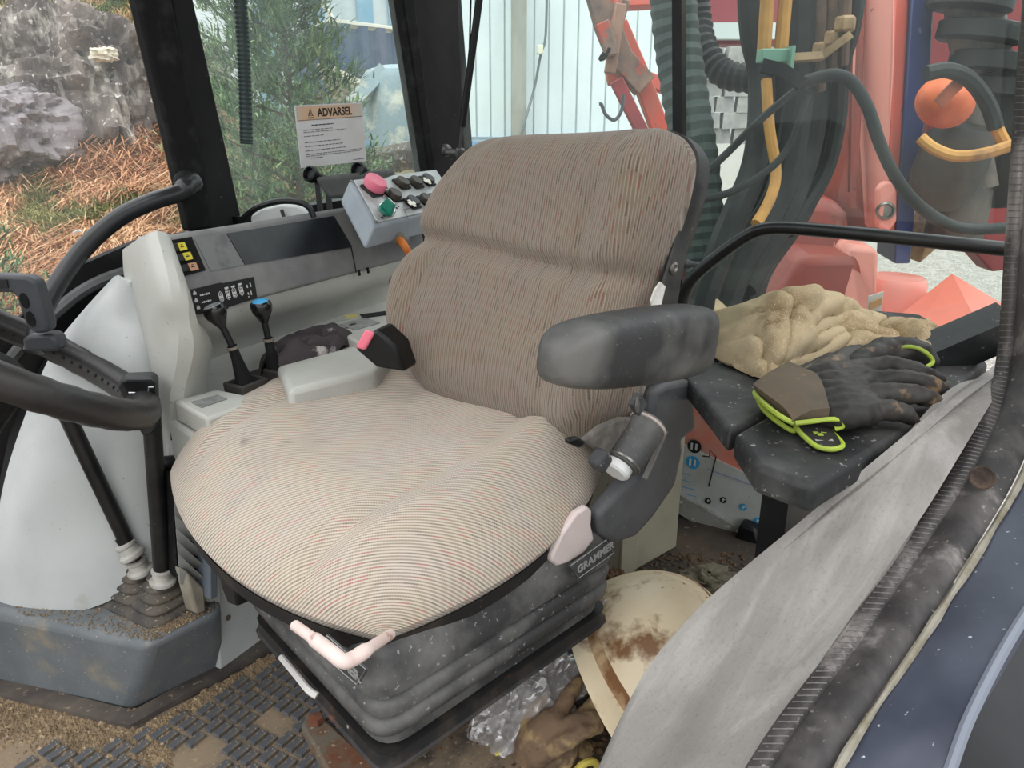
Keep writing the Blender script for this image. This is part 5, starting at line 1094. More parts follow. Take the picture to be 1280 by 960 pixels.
# ================================================================ steering wheel
C = AY(-2, 434, .98); E_ = AY(160, 519, .945); a_ = E_-C; vd = (C-CAM).normalized(); pz = a_.cross(vd).normalized(); pz = pz if pz.z > 0 else -pz
b_ = (-vd-a_.normalized()*(-vd).dot(a_.normalized())).normalized(); b_ = (b_*.975-pz*.20).normalized()*a_.length; wn_ = a_.cross(b_).normalized(); wn_ = wn_ if wn_.z > 0 else -wn_
sw = thing('steering_wheel', 'black leather covered steering wheel rim at the left edge', 'steering wheel', C-wn_*.25)
m_lea = mat('worn_black_leather', rgb(36, 35, 35), rgb(50, 47, 45), 8, rough=.38, spec=.45, bump=.0008, bsc=120, speck=rgb(74, 70, 66), spsc=220, splo=.72)
n = 72; ringp = [C+a_*math.cos(2*math.pi*i/n)+b_*math.sin(2*math.pi*i/n) for i in range(n)]
MB().tube(ringp, [.0215+.0008*math.sin(i*9.7) for i in range(n)], 18, closed=True).build('rim', m_lea, sw, smooth=80)
b = MB()
for i in range(n): 
    p = ringp[i]; inw = (C-p).normalized()
    b.ball(p+inw*.020-wn_*.004, .0032, n=6, m=4)
b.build('stitching', mat('dark_stitch', rgb(24, 23, 23), rough=.8), sw)
for t in (-.5, 1.7, 3.9):
    d = a_*math.cos(t)+b_*math.sin(t); b = MB(); bar(b, [C-wn_*.03+d*.15, C-wn_*.028+d*.6, C+d*.97-wn_*.004], .032, .014, wn_); b.build('spoke', m_blackrub, sw, bevel=.003)
MB().lathe([(.03, -.16), (.05, -.12), (.055, -.05), (.052, -.02), (.03, -.01)], C, wn_, 24).build('hub', m_blackrub, sw)
cold = V((C.x, C.y, 0)); b = MB(); b.tube([C-wn_*.12, C-wn_*.3, AZ(-150, 800, 0.0)], .035, 14); b.build('column', m_blackrub, sw)
# bracket of the indicator stalk at the left edge
hbk = thing('handle_bracket', 'dark plastic bracket handle with two oval slots at the far left edge', 'bracket', AY(20, 420, 1.1)); yb = 1.08
hb_ = MB().prism([AY(u, v, yb) for u, v in ((-40, 345), (0, 344), (34, 346), (45, 353), (52, 375), (60, 405), (60, 416), (44, 418), (32, 408), (20, 372), (14, 366), (-40, 366))], V((.0, .025, 0))).build('bracket_body', mat('bracket_dark', rgb(52, 55, 60), rgb(62, 65, 69), 16, rough=.5), hbk, bevel=.005, seg=3)
for u, v in ((30, 376), (38, 399)):
    c = AY(u, v, yb-.0015); MB().prism([c+V((.006*math.cos(t)+.001*math.sin(t), 0, .011*math.sin(t)-.003*math.cos(t))) for t in np.linspace(0, 6.283, 15)[:-1]], V((0, .002, 0))).build('oval_slot', m_blackrub, hb_)
MB().prism([AY(u, v, yb-.002) for u, v in ((-12, 351), (8, 350), (10, 360), (-12, 361))], V((0, .003, 0))).build('slot', m_blackmark, hb_)
MB().prism([AY(u, v, yb+.01) for u, v in ((36, 419), (62, 418), (70, 424), (74, 440), (30, 440), (26, 424))], V((0, .03, 0))).build('bracket_foot', mat('bracket_dark2', rgb(60, 62, 66), rough=.5), hbk, bevel=.006)
# grab rail in the front corner
b = MB(); pts = [(240, 228, 1.37), (233, 234, 1.345), (222, 242, 1.33), (190, 252, 1.30), (152, 270, 1.27), (115, 300, 1.24), (86, 334, 1.21), (62, 372, 1.18), (50, 402, 1.15), (42, 440, 1.12)]
b.tube(spl([AY(*p) for p in pts], 6), [.019]*4+[.0175]*6+[.0145]*45, 14); gr = thing('grab_rail', 'curved black grab rail across the front corner window', 'handrail', AY(240, 228, 1.37)); b.build('rail', mat('rail_black', rgb(24, 26, 28), rgb(34, 36, 38), 12, rough=.32, spec=.45), gr, smooth=80)
MB().ball(AY(232, 228, 1.36), .02, n=14, m=8).build('end_cap', m_blackrub, gr)
b = MB(); b.tube([AY(92, 291, 1.205), AY(98, 288, 1.205), AY(103, 290, 1.205)], .0018, 5); b.build('tape_nick', m_whitemark, gr)
# ================================================================ things on the windows
def wi(u, v, o): return wr(u, v, o)
sg = thing('warning_sign', 'white and tan warning sticker on the side window', 'sign', wi(412, 205, .006))
quad = [wi(367.5, 132, .006), wi(452.6, 128, .006), wi(457.5, 201, .006), wi(376, 210, .006)]
sgn = MB().prism(quad, CL*.0012).build('sheet', mat('sticker_white', rgb(208, 206, 208), rgb(200, 196, 194), 9, rough=.5), sg)
def sq_(s, t, o=.0016): return lerp(lerp(quad[0], quad[1], s), lerp(quad[3], quad[2], s), t)+CL*o
MB().prism([sq_(.02, .02), sq_(.98, .02), sq_(.98, .22), sq_(.02, .25)], CL*.0004).build('tan_band', mat('sticker_tan', rgb(206, 172, 142), rgb(196, 186, 176), 14, .4, .7, rough=.5), sgn)
X = (quad[1]-quad[0]).normalized(); Yv = (quad[0]-quad[3]).normalized(); w = (quad[1]-quad[0]).length; h = (quad[0]-quad[3]).length
text('heading', 'ADVARSEL', w*.108, sq_(.30, .19, .0022), X-Yv*.0, Yv, m_blackmark, sgn, .0003, .0006)
b = MB(); c = sq_(.2, .13, .0024)
b.tube([c-X*.006-Yv*.005, c+X*.006-Yv*.005, c+Yv*.008], .0011, 4, closed=True); b.box(c-Yv*.001, (.003, .003, .0006), (X, Yv, CL)); b.box(c-Yv*.009, (.018, .0018, .0006), (X, Yv, CL)); b.build('triangle_symbol', m_blackmark, sgn)
b = MB(); random.seed(3)
def words(t, s0, s1, th):
    s = s0
    while s < s1:
        l = random.uniform(.02, .07); e = min(s1, s+l); b.box(sq_((s+e)/2, t-.02*((s+e)/2), .0022), (w*(e-s)*.93, th, .0005), (X, Yv, CL)); s = e+.012
for t, a, e, th in ((.33, .2, .52, .0021), (.40, .08, .5, .0011), (.435, .08, .7, .0011), (.50, .08, .36, .0011), (.60, .08, .6, .0012), (.665, .08, .64, .0012), (.735, .08, .68, .0012), (.795, .08, .94, .0011), (.825, .08, .9, .0009), (.86, .14, .32, .0011), (.97, .78, .96, .0013)): words(t, a, e, th)
b.build('fine_print', mat('print_grey', rgb(70, 68, 70), rough=.6), sgn)
b = MB(); b.box(sq_(.5, .235, .0021), (w*.96, .0008, .0005), (X, Yv, CL)); b.build('rule', MC['print_grey'], sgn)
ribm = m_blackrub
P = [wi(298, -120, .06), wi(300, -10, .06), wi(304, 60, .06), wi(306.5, 120, .06), wi(308, 180, .06)]
S_p = spl(P, 22); b = MB(); b.tube(S_p, [.0118 if i % 2 else .0105 for i in range(len(S_p))], 12); o = b.build('window_hose', mat('drain_hose', rgb(40, 54, 54), rgb(52, 66, 64), 14, rough=.5), None, smooth=30); lab(o, 'thin dark ribbed hose hanging down in front of the side window', 'hose')
# padded bar behind the control box
pb3 = thing('padded_bar', 'dark grey padded bar with round end knobs behind the control box', 'padded bar', AY(410, 262, 1.62))
MB().prism([AY(u, v, 1.58) for u, v in ((391, 222), (476, 213), (482, 240), (430, 248), (410, 249), (403, 240))], V((.02, .06, .0))).build('pad', mat('pad_grey', rgb(70, 70, 71), rgb(86, 86, 86), 16, rough=.7, bump=.001, bsc=120), pb3, bevel=.008, seg=3)
for u, v in ((389, 217), (449, 212)):
    MB().lathe([(.010, -.03), (.012, -.004), (.0165, 0), (.0165, .012), (.013, .014), (.010, .006), (.001, .006)], AY(u+2, v+2, 1.60), V((-.45, -.8, .35)), 18).build('end_knob', m_black, pb3)
for u in (397, 409):
    b = MB(); bar(b, [AY(u, 228, 1.61), AY(u+4, 268, 1.60)], .010, .010, V((0, -1, 0))); b.build('post', m_black, pb3)
# round lamp rim behind the dash
lr = thing('round_lamp', 'black rimmed round white lamp peeping over the dash edge', 'lamp', AY(348, 275, 1.47)); b = MB(); b.tube(spl([AY(302, 276, 1.46), AY(318, 261, 1.46), AY(345, 252, 1.46), AY(370, 252, 1.46), AY(386, 259, 1.46), AY(392, 272, 1.46)], 5), .006, 8); b.build('rim', m_black, lr)
MB().prism([AY(u, v, 1.49) for u, v in ((308, 274), (325, 262), (350, 256), (372, 257), (384, 265), (386, 276), (345, 286), (310, 284))], V((0, .02, 0))).build('lens', mat('lamp_white', rgb(224, 228, 226), rough=.3), lr, bevel=.004)
b = MB(); bar(b, [AY(352, 262, 1.478), AY(356, 275, 1.478)], .006, .004, V((0, -1, 0))); b.build('bulb_post', m_dgrey, lr)
# gas strut beside the pillar, with its ball stud
gs = thing('gas_strut', 'slim black gas strut running up beside the rear pillar', 'gas strut', wb(576, 190, .05))
b = MB(); b.tube([wb(607, -60, .05), wb(578, 158, .05)], .0085, 12); b.build('cylinder', m_black, gs)
b = MB(); b.tube([wb(578, 155, .05), wb(575, 186, .05)], .0038, 8); b.build('rod', m_dgrey, gs)
b = MB(); b.tube([wb(590, -60, .045), wb(587, 60, .045), wb(577, 160, .045)], .0022, 6); b.build('wire', m_blackrub, gs)
MB().lathe([(.009, -.012), (.012, -.006), (.012, .008), (.008, .012)], wb(575, 191, .05), V((0, -.2, 1)), 10).build('socket', mat('socket_steel', rgb(96, 94, 94), rough=.4, metal=.5), gs)
b = MB(); b.tube([wb(556, 190, .0), wb(560, 190, .05), wb(575, 191, .05)], .008, 12); b.ball(wb(557, 188, .02), .016, n=12, m=8); b.build('ball_stud', MC['socket_steel'], gs)
# guard rail across the rear window
b = MB(); rp_ = [wb(u, v, .07) for u, v in ((852, 400), (855, 372), (866, 348), (895, 322), (930, 297), (952, 287), (985, 285), (1060, 291), (1150, 300), (1290, 315))]
o = thing('guard_rail', 'bent black tube guard rail across the rear window', 'handrail', wb(852, 400, .07)); b.tube(spl(rp_, 6), .0135, 14); b.build('rail', mat('guard_black', rgb(20, 21, 23), rgb(32, 33, 34), 18, rough=.35, spec=.5, speck=rgb(90, 88, 84), splo=.76), o, smooth=80)
MB().lathe([(.006, -.03), (.007, 0), (.010, .002), (.010, .012), (.006, .016)], wb(862, 330, .05), V((-.9, -.3, .1)), 12).build('stop_stud', m_dgrey, o)

# ================================================================ shelf with towel and gloves
SZ = .59
m_shelf = mat('worn_black_shelf', rgb(34, 35, 36), rgb(70, 70, 69), 9, .42, .62, rough=.6, bump=.0008, bsc=120, speck=rgb(140, 138, 134), spsc=120, splo=.67)
sh = thing('rear_shelf', 'rear part of the worn black shelf, under the towel', 'shelf', AZ(980, 450, SZ-.03))
MB().prism([AZ(u, v, SZ) for u, v in ((852, 464), (912, 538), (954, 518), (1205, 425), (1150, 392), (1000, 380), (870, 400))], -UP*.032).build('shelf_board', m_shelf, sh, bevel=.007, seg=3)
sh2 = thing('front_shelf', 'front part of the worn black shelf, with clipped corners, under the glove', 'shelf', AZ(1040, 540, SZ-.03))
MB().prism([AZ(u, v, SZ) for u, v in ((918, 541), (957, 520), (1212, 427), (1235, 452), (1130, 540), (1018, 608), (946, 582))], -UP*.034).build('shelf_board', m_shelf, sh2, bevel=.008, seg=3)
p = AZ(985, 600, SZ-.034); MB().prism([AZ(u, v, SZ-.035) for u, v in ((957, 583), (990, 597), (1040, 560), (1000, 545))], -UP*.5).build('shelf_leg', m_black, sh2)

# towel: lumpy folded heap
m_tow = mat('grubby_terry', rgb(178, 162, 132), rgb(142, 122, 92), 7, .45, .7, rough=1, spec=.1, speck=rgb(190, 176, 148), spsc=420, splo=.6, bump=.0015, bsc=420, c3=rgb(124, 104, 78), sc3=9, lo3=.58, hi3=.72)
tw = []
# front foot, front face, crest, rear
tf = [(882, 415), (893, 448), (930, 466), (962, 478), (975, 474), (1010, 462), (1050, 448), (1090, 446), (1130, 452), (1162, 460), (1174, 448)]
tm = [(885, 408), (900, 425), (935, 430), (968, 440), (990, 436), (1020, 430), (1060, 420), (1095, 425), (1130, 432), (1160, 440), (1175, 440)]
tu = [(888, 400), (915, 398), (945, 395), (975, 392), (1005, 395), (1035, 398), (1065, 400), (1100, 410), (1130, 412), (1155, 418), (1175, 428)]
tc_ = [(892, 393), (925, 386), (955, 375), (985, 366), (1015, 367), (1045, 377), (1075, 390), (1105, 402), (1130, 404), (1155, 408), (1172, 418)]
yb_ = [AZ(u, v, SZ).y for u, v in tf]
for i, (a, q, c, d) in enumerate(zip(tf, tm, tu, tc_)):
    y0 = yb_[i]; tw.append([AY(a[0], a[1]-2, y0), AY(q[0], q[1], y0+.02), AY(c[0], c[1], y0+.075), AY(d[0], d[1], y0+.13), AY(d[0], d[1], y0+.13)+V((.02, .07, -.04)), V((AY(d[0], d[1], y0+.13).x+.03, y0+.22, SZ+.003))])
R = [spl(r, 10) for r in tw]; C2 = [spl([r[j] for r in R], 10) for j in range(len(R[0]))]
def ridge(x): return (1-abs(x))
G = []
for j, row in enumerate(C2):
    o_ = []
    for i, p in enumerate(row):
        s, t = i/len(row), j/len(C2)
        q = V((s*7, t*4, 0)); wv = noise.noise(q*.8)*1.2
        fold = math.exp(-(math.sin(2.2*math.pi*(s*2.2+.55*t+.35*wv)))**2*9)      # creases
        fold2 = math.exp(-(math.sin(math.pi*(t*3.2-1.1*s+.5*noise.noise(q*.9+V((4, 2, 0))))))**2*10)
        e = min(1, 6*min(t+.02, 1-t+.02))*min(1, 8*min(s+.02, 1.02-s))
        d = (.014*noise.noise(q*1.3)+.007*noise.noise(q*3.1)-.016*fold-.012*fold2+.010)*e+.0018*noise.noise(q*22)
        vn = V((.1, -.75, .65)); r = p+vn*d
        if r.z < SZ+.002: r.z = SZ+.002
        o_.append(r)
    G.append(o_)
b = MB(); b.sheet(G, .006, flip=True); o = b.build('towel', m_tow, None, smooth=80); lab(o, 'crumpled grubby beige terry towel lying on the shelf behind the glove', 'towel')

# gloves: fingers and palm grown into one skin
def hand(name, m, parent, chains, voxel=.0035, smooth_it=6):
    mb = MB()
    for pts, r in chains:
        P = spl(pts, 4); n = len(P); rr = [float(np.interp(i/(n-1), np.linspace(0, 1, len(r)), r)) for i in range(n)]
        mb.tube(P, rr, 12); mb.ball(P[0], rr[0], n=12, m=8); mb.ball(P[-1], rr[-1], n=12, m=8)
    o = mb.build(name, m, parent, smooth=80)
    q = o.modifiers.new('skin', 'REMESH'); q.mode = 'VOXEL'; q.voxel_size = voxel; q.use_smooth_shade = True
    q = o.modifiers.new('soft', 'SMOOTH'); q.iterations = smooth_it; q.factor = .5
    t = bpy.data.textures.get('wrinkle') or bpy.data.textures.new('wrinkle', 'CLOUDS'); t.noise_scale = .016
    q = o.modifiers.new('wrinkle', 'DISPLACE'); q.texture = t; q.strength = .006; q.mid_level = .5
    return o
gz = SZ+.016
def g_(u, v, h=0): return AZ(u, v, gz+h)
bg = thing('work_glove', 'black leather work glove with lime green edging on the front shelf', 'glove', AZ(1050, 510, SZ))
m_gl = mat('black_glove_leather', rgb(38, 37, 36), rgb(58, 55, 51), 10, .4, .65, rough=.55, spec=.3, bump=.0008, bsc=120, c3=rgb(140, 114, 84), sc3=14, lo3=.61, hi3=.70, speck=rgb(130, 126, 120), spsc=110, splo=.73)
ch = []
for k in range(6):
    t = k/5; a = (lerp(992, 1030, t), lerp(475, 523, t)); e = (lerp(1082, 1088, t), lerp(462, 516, t)); ch.append(([g_(*a, .004), g_((a[0]+e[0])/2, (a[1]+e[1])/2, .013), g_(*e, .008)], [.013, .018, .016]))
ch += [([g_(1015, 474, .006), g_(1045, 455, .014), g_(1066, 443, .014), g_(1074, 440, .008)], [.016, .016, .014, .011]),
       ([g_(1082, 462, .012), g_(1115, 458, .016), g_(1150, 466, .010), g_(1174, 474, .0)], [.016, .0145, .013, .009]),
       ([g_(1086, 478, .012), g_(1120, 474, .018), g_(1158, 480, .012), g_(1181, 489, .0)], [.016, .0145, .0135, .009]),
       ([g_(1088, 494, .012), g_(1120, 492, .016), g_(1150, 495, .012), g_(1172, 502, .0)], [.016, .0145, .013, .009]),
       ([g_(1086, 512, .010), g_(1108, 512, .012), g_(1128, 516, .008), g_(1140, 524, .0)], [.015, .0135, .012, .009])]
hand('palm', m_gl, bg, ch)
cuff = [[g_(944, 491, .004), g_(966, 474, .010), g_(986, 462, .010)], [g_(962, 505, .010), g_(982, 490, .016), g_(1002, 470, .013)], [g_(978, 518, .009), g_(1003, 503, .017), g_(1020, 480, .016)], [g_(992, 531, .002), g_(1014, 524, .010), g_(1036, 522, .012)]]
b = MB(); b.sheet(dense(cuff, 5), .012); b.build('cuff', mat('brown_cuff', rgb(92, 80, 64), rgb(74, 68, 58), 12, rough=.8, speck=rgb(130, 110, 80), spsc=70, splo=.68), bg)
m_lime = mat('lime_edging', rgb(158, 180, 62), rgb(136, 150, 70), 16, rough=.6)
b = MB(); b.tube(spl([g_(946, 487, .006), g_(944, 493, .006), g_(958, 507, .012), g_(975, 520, .012), g_(992, 529, .006)], 6), .0032, 8); b.tube(spl([g_(945, 494, -.004), g_(955, 512, -.006), g_(972, 527, -.008), g_(990, 538, -.01), g_(996, 536, -.006)], 6), .0032, 8); b.build('lime_edge', m_lime, bg)
lp = spl([g_(994, 529, .008), g_(1012, 527, .010), g_(1040, 524, .012), g_(1052, 527, .010), g_(1053, 533, .004), g_(1044, 536, .0)], 6)
b = MB(); b.tube(lp, .003, 8); b.build('loop_edge', m_lime, bg)
tabp = [g_(994, 531, -.004), g_(1030, 528, -.002), g_(1038, 540, -.008), g_(1052, 555, -.011), g_(1050, 561, -.011), g_(1035, 563, -.011), g_(1015, 556, -.010)]
b = MB(); b.prism(tabp, UP*.003); tab = b.build('wrist_tab', m_gl, bg)
b = MB(); b.tube([p+UP*.0015 for p in spl(tabp, 5, closed=True)], .0030, 8, closed=True); b.build('tab_edge', m_lime, tab)
b = MB(); c = g_(1024, 541, -.004)
for dx, dy in ((0, 0), (5, 2), (9, -1)): b.box(g_(1020+dx, 541+dy, -.0035), (.006, .006, .0008))
b.build('tab_badge', m_lime, tab); b = MB(); b.box(g_(1030, 550, -.0062), (.020, .004, .0008)); b.build('tab_mark', mat('badge_grey', rgb(170, 170, 164)), tab)
bg2 = thing('work_glove', 'second black glove with a lime cuff edge, mostly hidden behind the first', 'glove', AZ(1140, 455, SZ))
hand('palm', m_gl, bg2, [([g_(1070, 458, .01), g_(1105, 440, .02), g_(1145, 440, .022), g_(1160, 452, .010)], [.018, .022, .02, .015]), ([g_(995, 474, .0), g_(1020, 460, .006), g_(1040, 452, .01)], [.012, .014, .014])])
b = MB(); b.tube(spl([g_(1120, 434, .03), g_(1142, 434, .034), g_(1158, 441, .03), g_(1166, 452, .018), g_(1158, 459, .018)], 6), .003, 8); b.build('lime_edge', m_lime, bg2)
b = MB(); b.tube(spl([g_(982, 474, .004), g_(1000, 466, .012), g_(1022, 452, .014), g_(1026, 450, .014)], 6), .0028, 7); b.build('cord_edge', mat('grey_cord', rgb(110, 100, 80), rough=.9), bg2)

# ================================================================ left wheel arch, door seal, door frame
arch = [[(735, 1010, .62), (742, 975, .640), (800, 850, .715), (850, 785, .735), (900, 735, .75), (1000, 652, .77), (1120, 553, .79), (1190, 495, .90), (1236, 462, 1.0), (1262, 436, 1.1)],
        [(790, 1010, .60), (810, 960, .62), (855, 870, .68), (900, 800, .71), (950, 740, .73), (1040, 655, .76), (1140, 560, .785), (1200, 500, .92), (1240, 468, .99), (1268, 440, 1.09)],
        [(850, 1010, .56), (868, 960, .58), (912, 870, .64), (965, 790, .685), (1016, 725, .715), (1088, 645, .75), (1160, 560, .79), (1210, 505, .91), (1245, 475, .98), (1275, 446, 1.08)],
        [(925, 1010, .53), (955, 945, .55), (1000, 865, .60), (1058, 780, .65), (1104, 715, .69), (1156, 640, .75), (1196, 575, .80), (1232, 515, .90), (1255, 480, .97), (1282, 452, 1.07)]]
G = dense(gp(arch), 5); skirt = [[p+V((-.004, .02, -.10)) for p in G[0]], [p+V((-.004, .006, -.02)) for p in G[0]]]
t = NT('dusty_grey_vinyl'); e1_ = V((.62, .45, .64)).normalized(); e2_ = e1_.cross(UP).normalized(); e3_ = e1_.cross(e2_)
cv3 = t.n('ShaderNodeCombineXYZ')
for k, (e_, sc_) in enumerate(((e1_, 1.6), (e2_, 9), (e3_, 9))):
    d_ = t.n('ShaderNodeVectorMath', operation='DOT_PRODUCT'); t.l(t.pos(), d_.inputs[0]); d_.inputs[1].default_value = e_*sc_; t.l(d_.outputs['Value'], cv3.inputs[k])
n1 = t.noise(1.6, 7, .65, cv3.outputs[0], .6); n2 = t.noise(5, 5, .6); n3 = t.noise(230, 3, .6)
c = t.mix(t.ramp(n2, .35, .65), rgb(140, 137, 133), rgb(120, 116, 111)); c = t.mix(t.math('MULTIPLY', t.ramp(n1, .46, .72), .75), c, rgb(176, 174, 170))
c = t.mix(t.math('MULTIPLY', t.ramp(n3, .55, .7), .35), c, rgb(100, 96, 92)); t.l(c, t.b.inputs['Base Color']); t.b.inputs['Roughness'].default_value = .6
t.bump(t.math('ADD', n1, t.math('MULTIPLY', n3, .12)), .006, .5); m_arch = t.m
b = MB(); b.sheet(skirt+G, .012, flip=True); o = b.build('wheel_arch_cover', m_arch, None, smooth=60); lab(o, 'large dusty grey vinyl wheel arch cover beside the door, lower right', 'wheel arch cover')
seal_l = [(1283, -60, 1.05), (1276, 20, 1.05), (1266, 150, 1.04), (1256, 300, 1.02), (1246, 440, 1.0), (1230, 510, .92), (1188, 588, .82), (1122, 690, .72), (1046, 800, .63), (970, 900, .56), (922, 975, .52), (885, 1040, .49)]
seal_r = [(1350, -60, .98), (1342, 20, .98), (1334, 150, .97), (1324, 300, .96), (1312, 440, .94), (1300, 530, .88), (1276, 600, .78), (1218, 700, .68), (1154, 800, .60), (1086, 900, .53), (1040, 975, .49), (1004, 1040, .46)]
m_seal = mat('dusty_highlit_seal', rgb(50, 48, 48), rgb(92, 88, 86), 10, .42, .66, rough=.6, bump=.0008, bsc=120, c3=rgb(158, 150, 146), sc3=9, lo3=.54, hi3=.7, speck=rgb(128, 122, 118), spsc=130, splo=.68, stretch=(1.6, 1, .5))  # dusty rubber; the palest patches are highlights painted into the colour
dr = struct('door_1', AY(1150, 800, .6))
Ls, Rs = spl([AY(*p) for p in seal_l], 8), spl([AY(*p) for p in seal_r], 8)
def strip(a, c, k, bul, n=10):
    """rounded strip between two rails, bulging towards the camera"""
    G = []
    for p, q in zip(a, c):
        row = []
        for j in range(n+1):
            t = j/n; r = lerp(p, q, t); d = (CAM-r).normalized(); row.append(r+d*bul*math.sin(math.pi*t))
        G.append(row)
    return G
mid_l = [lerp(p, q, .30) for p, q in zip(Ls, Rs)]; mid_r = [lerp(p, q, .92) for p, q in zip(Ls, Rs)]
b = MB(); b.sheet(strip(Ls, mid_l, 0, .008), .01, flip=True); lip = b.build('seal_lip', m_seal, dr, smooth=70)
b = MB(); b.sheet(strip(mid_l, mid_r, 0, .013), .012, flip=True); b.build('seal_bulb', m_seal, dr, smooth=70)
# pinched ribs of the lip
b = MB(); tot = arc(Ls); L = tot[-1]; nr = 150
for i in range(nr):
    s = L*(i+.5)/nr; j = max(0, min(len(Ls)-2, next(k for k in range(1, len(tot)) if tot[k] >= s)-1)); f_ = (s-tot[j])/max(1e-6, tot[j+1]-tot[j])
    p, q = lerp(Ls[j], Ls[j+1], f_), lerp(mid_l[j], mid_l[j+1], f_); d = (CAM-p).normalized()
    b.tube([lerp(p, q, .12)+d*.004, lerp(p, q, .5)+d*.0085, lerp(p, q, .88)+d*.004], .0008, 5)
b.build('seal_ribs', mat('rib_grey', rgb(104, 100, 98), rough=.7), dr, kind='stuff')
MB().lathe([(.0135, .0085), (.012, .0095), (.009, .0085), (.007, .007)], AY(1228, 597, .775), (CAM-AY(1228, 597, .775)).normalized(), 16).build('seal_hole', mat('hole_rust', rgb(48, 40, 36), rgb(84, 70, 60), 60, rough=.9), dr)
fr_l = [lerp(q, p, .06) for p, q in zip(Ls, Rs)]
door_o = [(1440, -60, .9), (1440, 20, .9), (1430, 150, .88), (1430, 300, .86), (1420, 440, .84), (1410, 540, .80), (1390, 620, .72), (1330, 700, .64), (1268, 790, .565), (1215, 890, .50), (1185, 970, .465), (1160, 1040, .44)]
Do = spl([AY(*p) for p in door_o], 8)
m_frame = mat('blue_black_door_paint', rgb(48, 52, 66), rgb(66, 70, 84), 9, .4, .68, rough=.38, spec=.5, speck=rgb(190, 194, 196), spsc=120, splo=.72)
b = MB(); G = []
for p, q in zip(fr_l, Do):
    G.append([lerp(p, q, t)+(CAM-p).normalized()*(.004*math.sin(math.pi*t)) for t in (0, .1, .3, .5, .7, .9, 1)])
b.sheet(G, .02, flip=True); b.build('frame_face', m_frame, dr, smooth=60)
b = MB(); b.tube([lerp(p, q, .05)+(CAM-p).normalized()*.004 for p, q in zip(fr_l, Do)], [.0035+.002*noise.noise(p*30) for p in fr_l], 8); b.build('old_glue_line', mat('old_glue', rgb(140, 136, 124), rgb(110, 104, 84), 30, rough=.7, bump=.001, bsc=200), dr)
b = MB(); b.tube([q for q in Do], .005, 8); b.build('frame_lip', mat('lip_grey', rgb(110, 116, 128), rough=.35), dr)
ins = [q+V((.10, -.02, -.06)) for q in Do]; b = MB(); b.sheet([[q+V((.004, 0, -.012)), lerp(q, i_, .5)+V((.01, 0, -.02)), i_] for q, i_ in zip(Do, ins)], .01, flip=True); b.build('outer_face', mat('outer_black', rgb(22, 23, 26), rgb(34, 35, 38), 9, rough=.45), dr)

# ================================================================ on the floor beside the seat
hat = thing('hard_hat', 'dirty cream white hard hat lying on its side between seat and wheel arch', 'hard hat', AY(800, 880, 1.08))
hc = AY(797, 838, 1.02); ha = V((.72, -.05, .70)).normalized(); hx = ha.cross(UP).normalized(); hy = hx.cross(ha)
m_hat = mat('soiled_cream_plastic', rgb(222, 206, 176), rgb(204, 184, 148), 6, .45, .7, rough=.45, c3=rgb(124, 88, 56), sc3=8, lo3=.56, hi3=.66, speck=rgb(140, 108, 72), spsc=60, splo=.7, det=6)
G = []
for i in range(27):
    t = i/26; a = t*math.pi/2*.985; row = []
    for j in range(48):
        p = 2*math.pi*j/48; r = math.cos(a)**.85
        rg = .006*math.exp(-((math.sin(p))/.10)**2)+.004*math.exp(-((abs(math.sin(p))-.32)/.05)**2)   # crown ridges
        x, y = math.cos(p)*.158, math.sin(p)*.136; s = 1+rg/.1*min(1, 3*(1-t))
        row.append(hc+hx*x*r*s+hy*y*r*s+ha*.165*math.sin(a)*(1+rg*2))
    G.append(row)
b = MB(); b.grid(G, closeu=True); k = len(b.v); b.f.append(tuple(range(k-48, k))); o = b.build('crown', m_hat, hat, smooth=70)
q = o.modifiers.new('thick', 'SOLIDIFY'); q.thickness = .003
G = []
for e, d, up_ in ((1.0, .0, .012), (1.05, 0, .004), (1.14, 0, -.006), (1.16, 0, -.012), (1.12, 0, -.010), (1.0, 0, -.002)):
    G.append([hc+hx*math.cos(p)*.158*(e+(.16*(e-1)/.16*max(0, math.cos(p))**3))+hy*math.sin(p)*.136*e+ha*up_ for p in np.linspace(0, 2*math.pi, 49)[:-1]])
b = MB(); b.grid(G, closeu=True); b.build('brim', m_hat, hat, smooth=60)
G = []
for r_, h_ in ((1.012, .004), (1.03, .012), (1.02, .022), (1.004, .03)): G.append([hc+hx*math.cos(p)*.158*r_+hy*math.sin(p)*.136*r_+ha*h_ for p in np.linspace(0, 2*math.pi, 49)[:-1]])
b = MB(); b.grid(G, closeu=True); b.build('dirt_channel', mat('caked_brown_dirt', rgb(120, 84, 54), rgb(190, 164, 128), 14, .46, .62, rough=.95, bump=.001, bsc=150), hat, smooth=60)
for sg_ in (-1, 1):
    P = []
    for i in range(14):
        a = math.pi/2*i/13*.93; r = math.cos(a)**.85; pp = .33*sg_+(math.pi if sg_ < 0 else 0)*0; P.append(hc+hx*math.cos(pp+2.4)*.158*r*1.012+hy*math.sin(pp+2.4)*.136*r*1.012+ha*.165*math.sin(a)*1.012)
    b = MB(); b.tube(P, .0035, 7); b.build('crown_seam', MC['caked_brown_dirt'] if sg_ > 0 else m_hat, hat)
b = MB(); b.tube(spl([AY(725, 800, .98), AY(724, 775, .98), AY(730, 765, .99), AY(752, 755, 1.0), AY(757, 750, 1.01)], 6), .0016, 6); b.build('chin_wire', MC['chrome_ring'], hat)
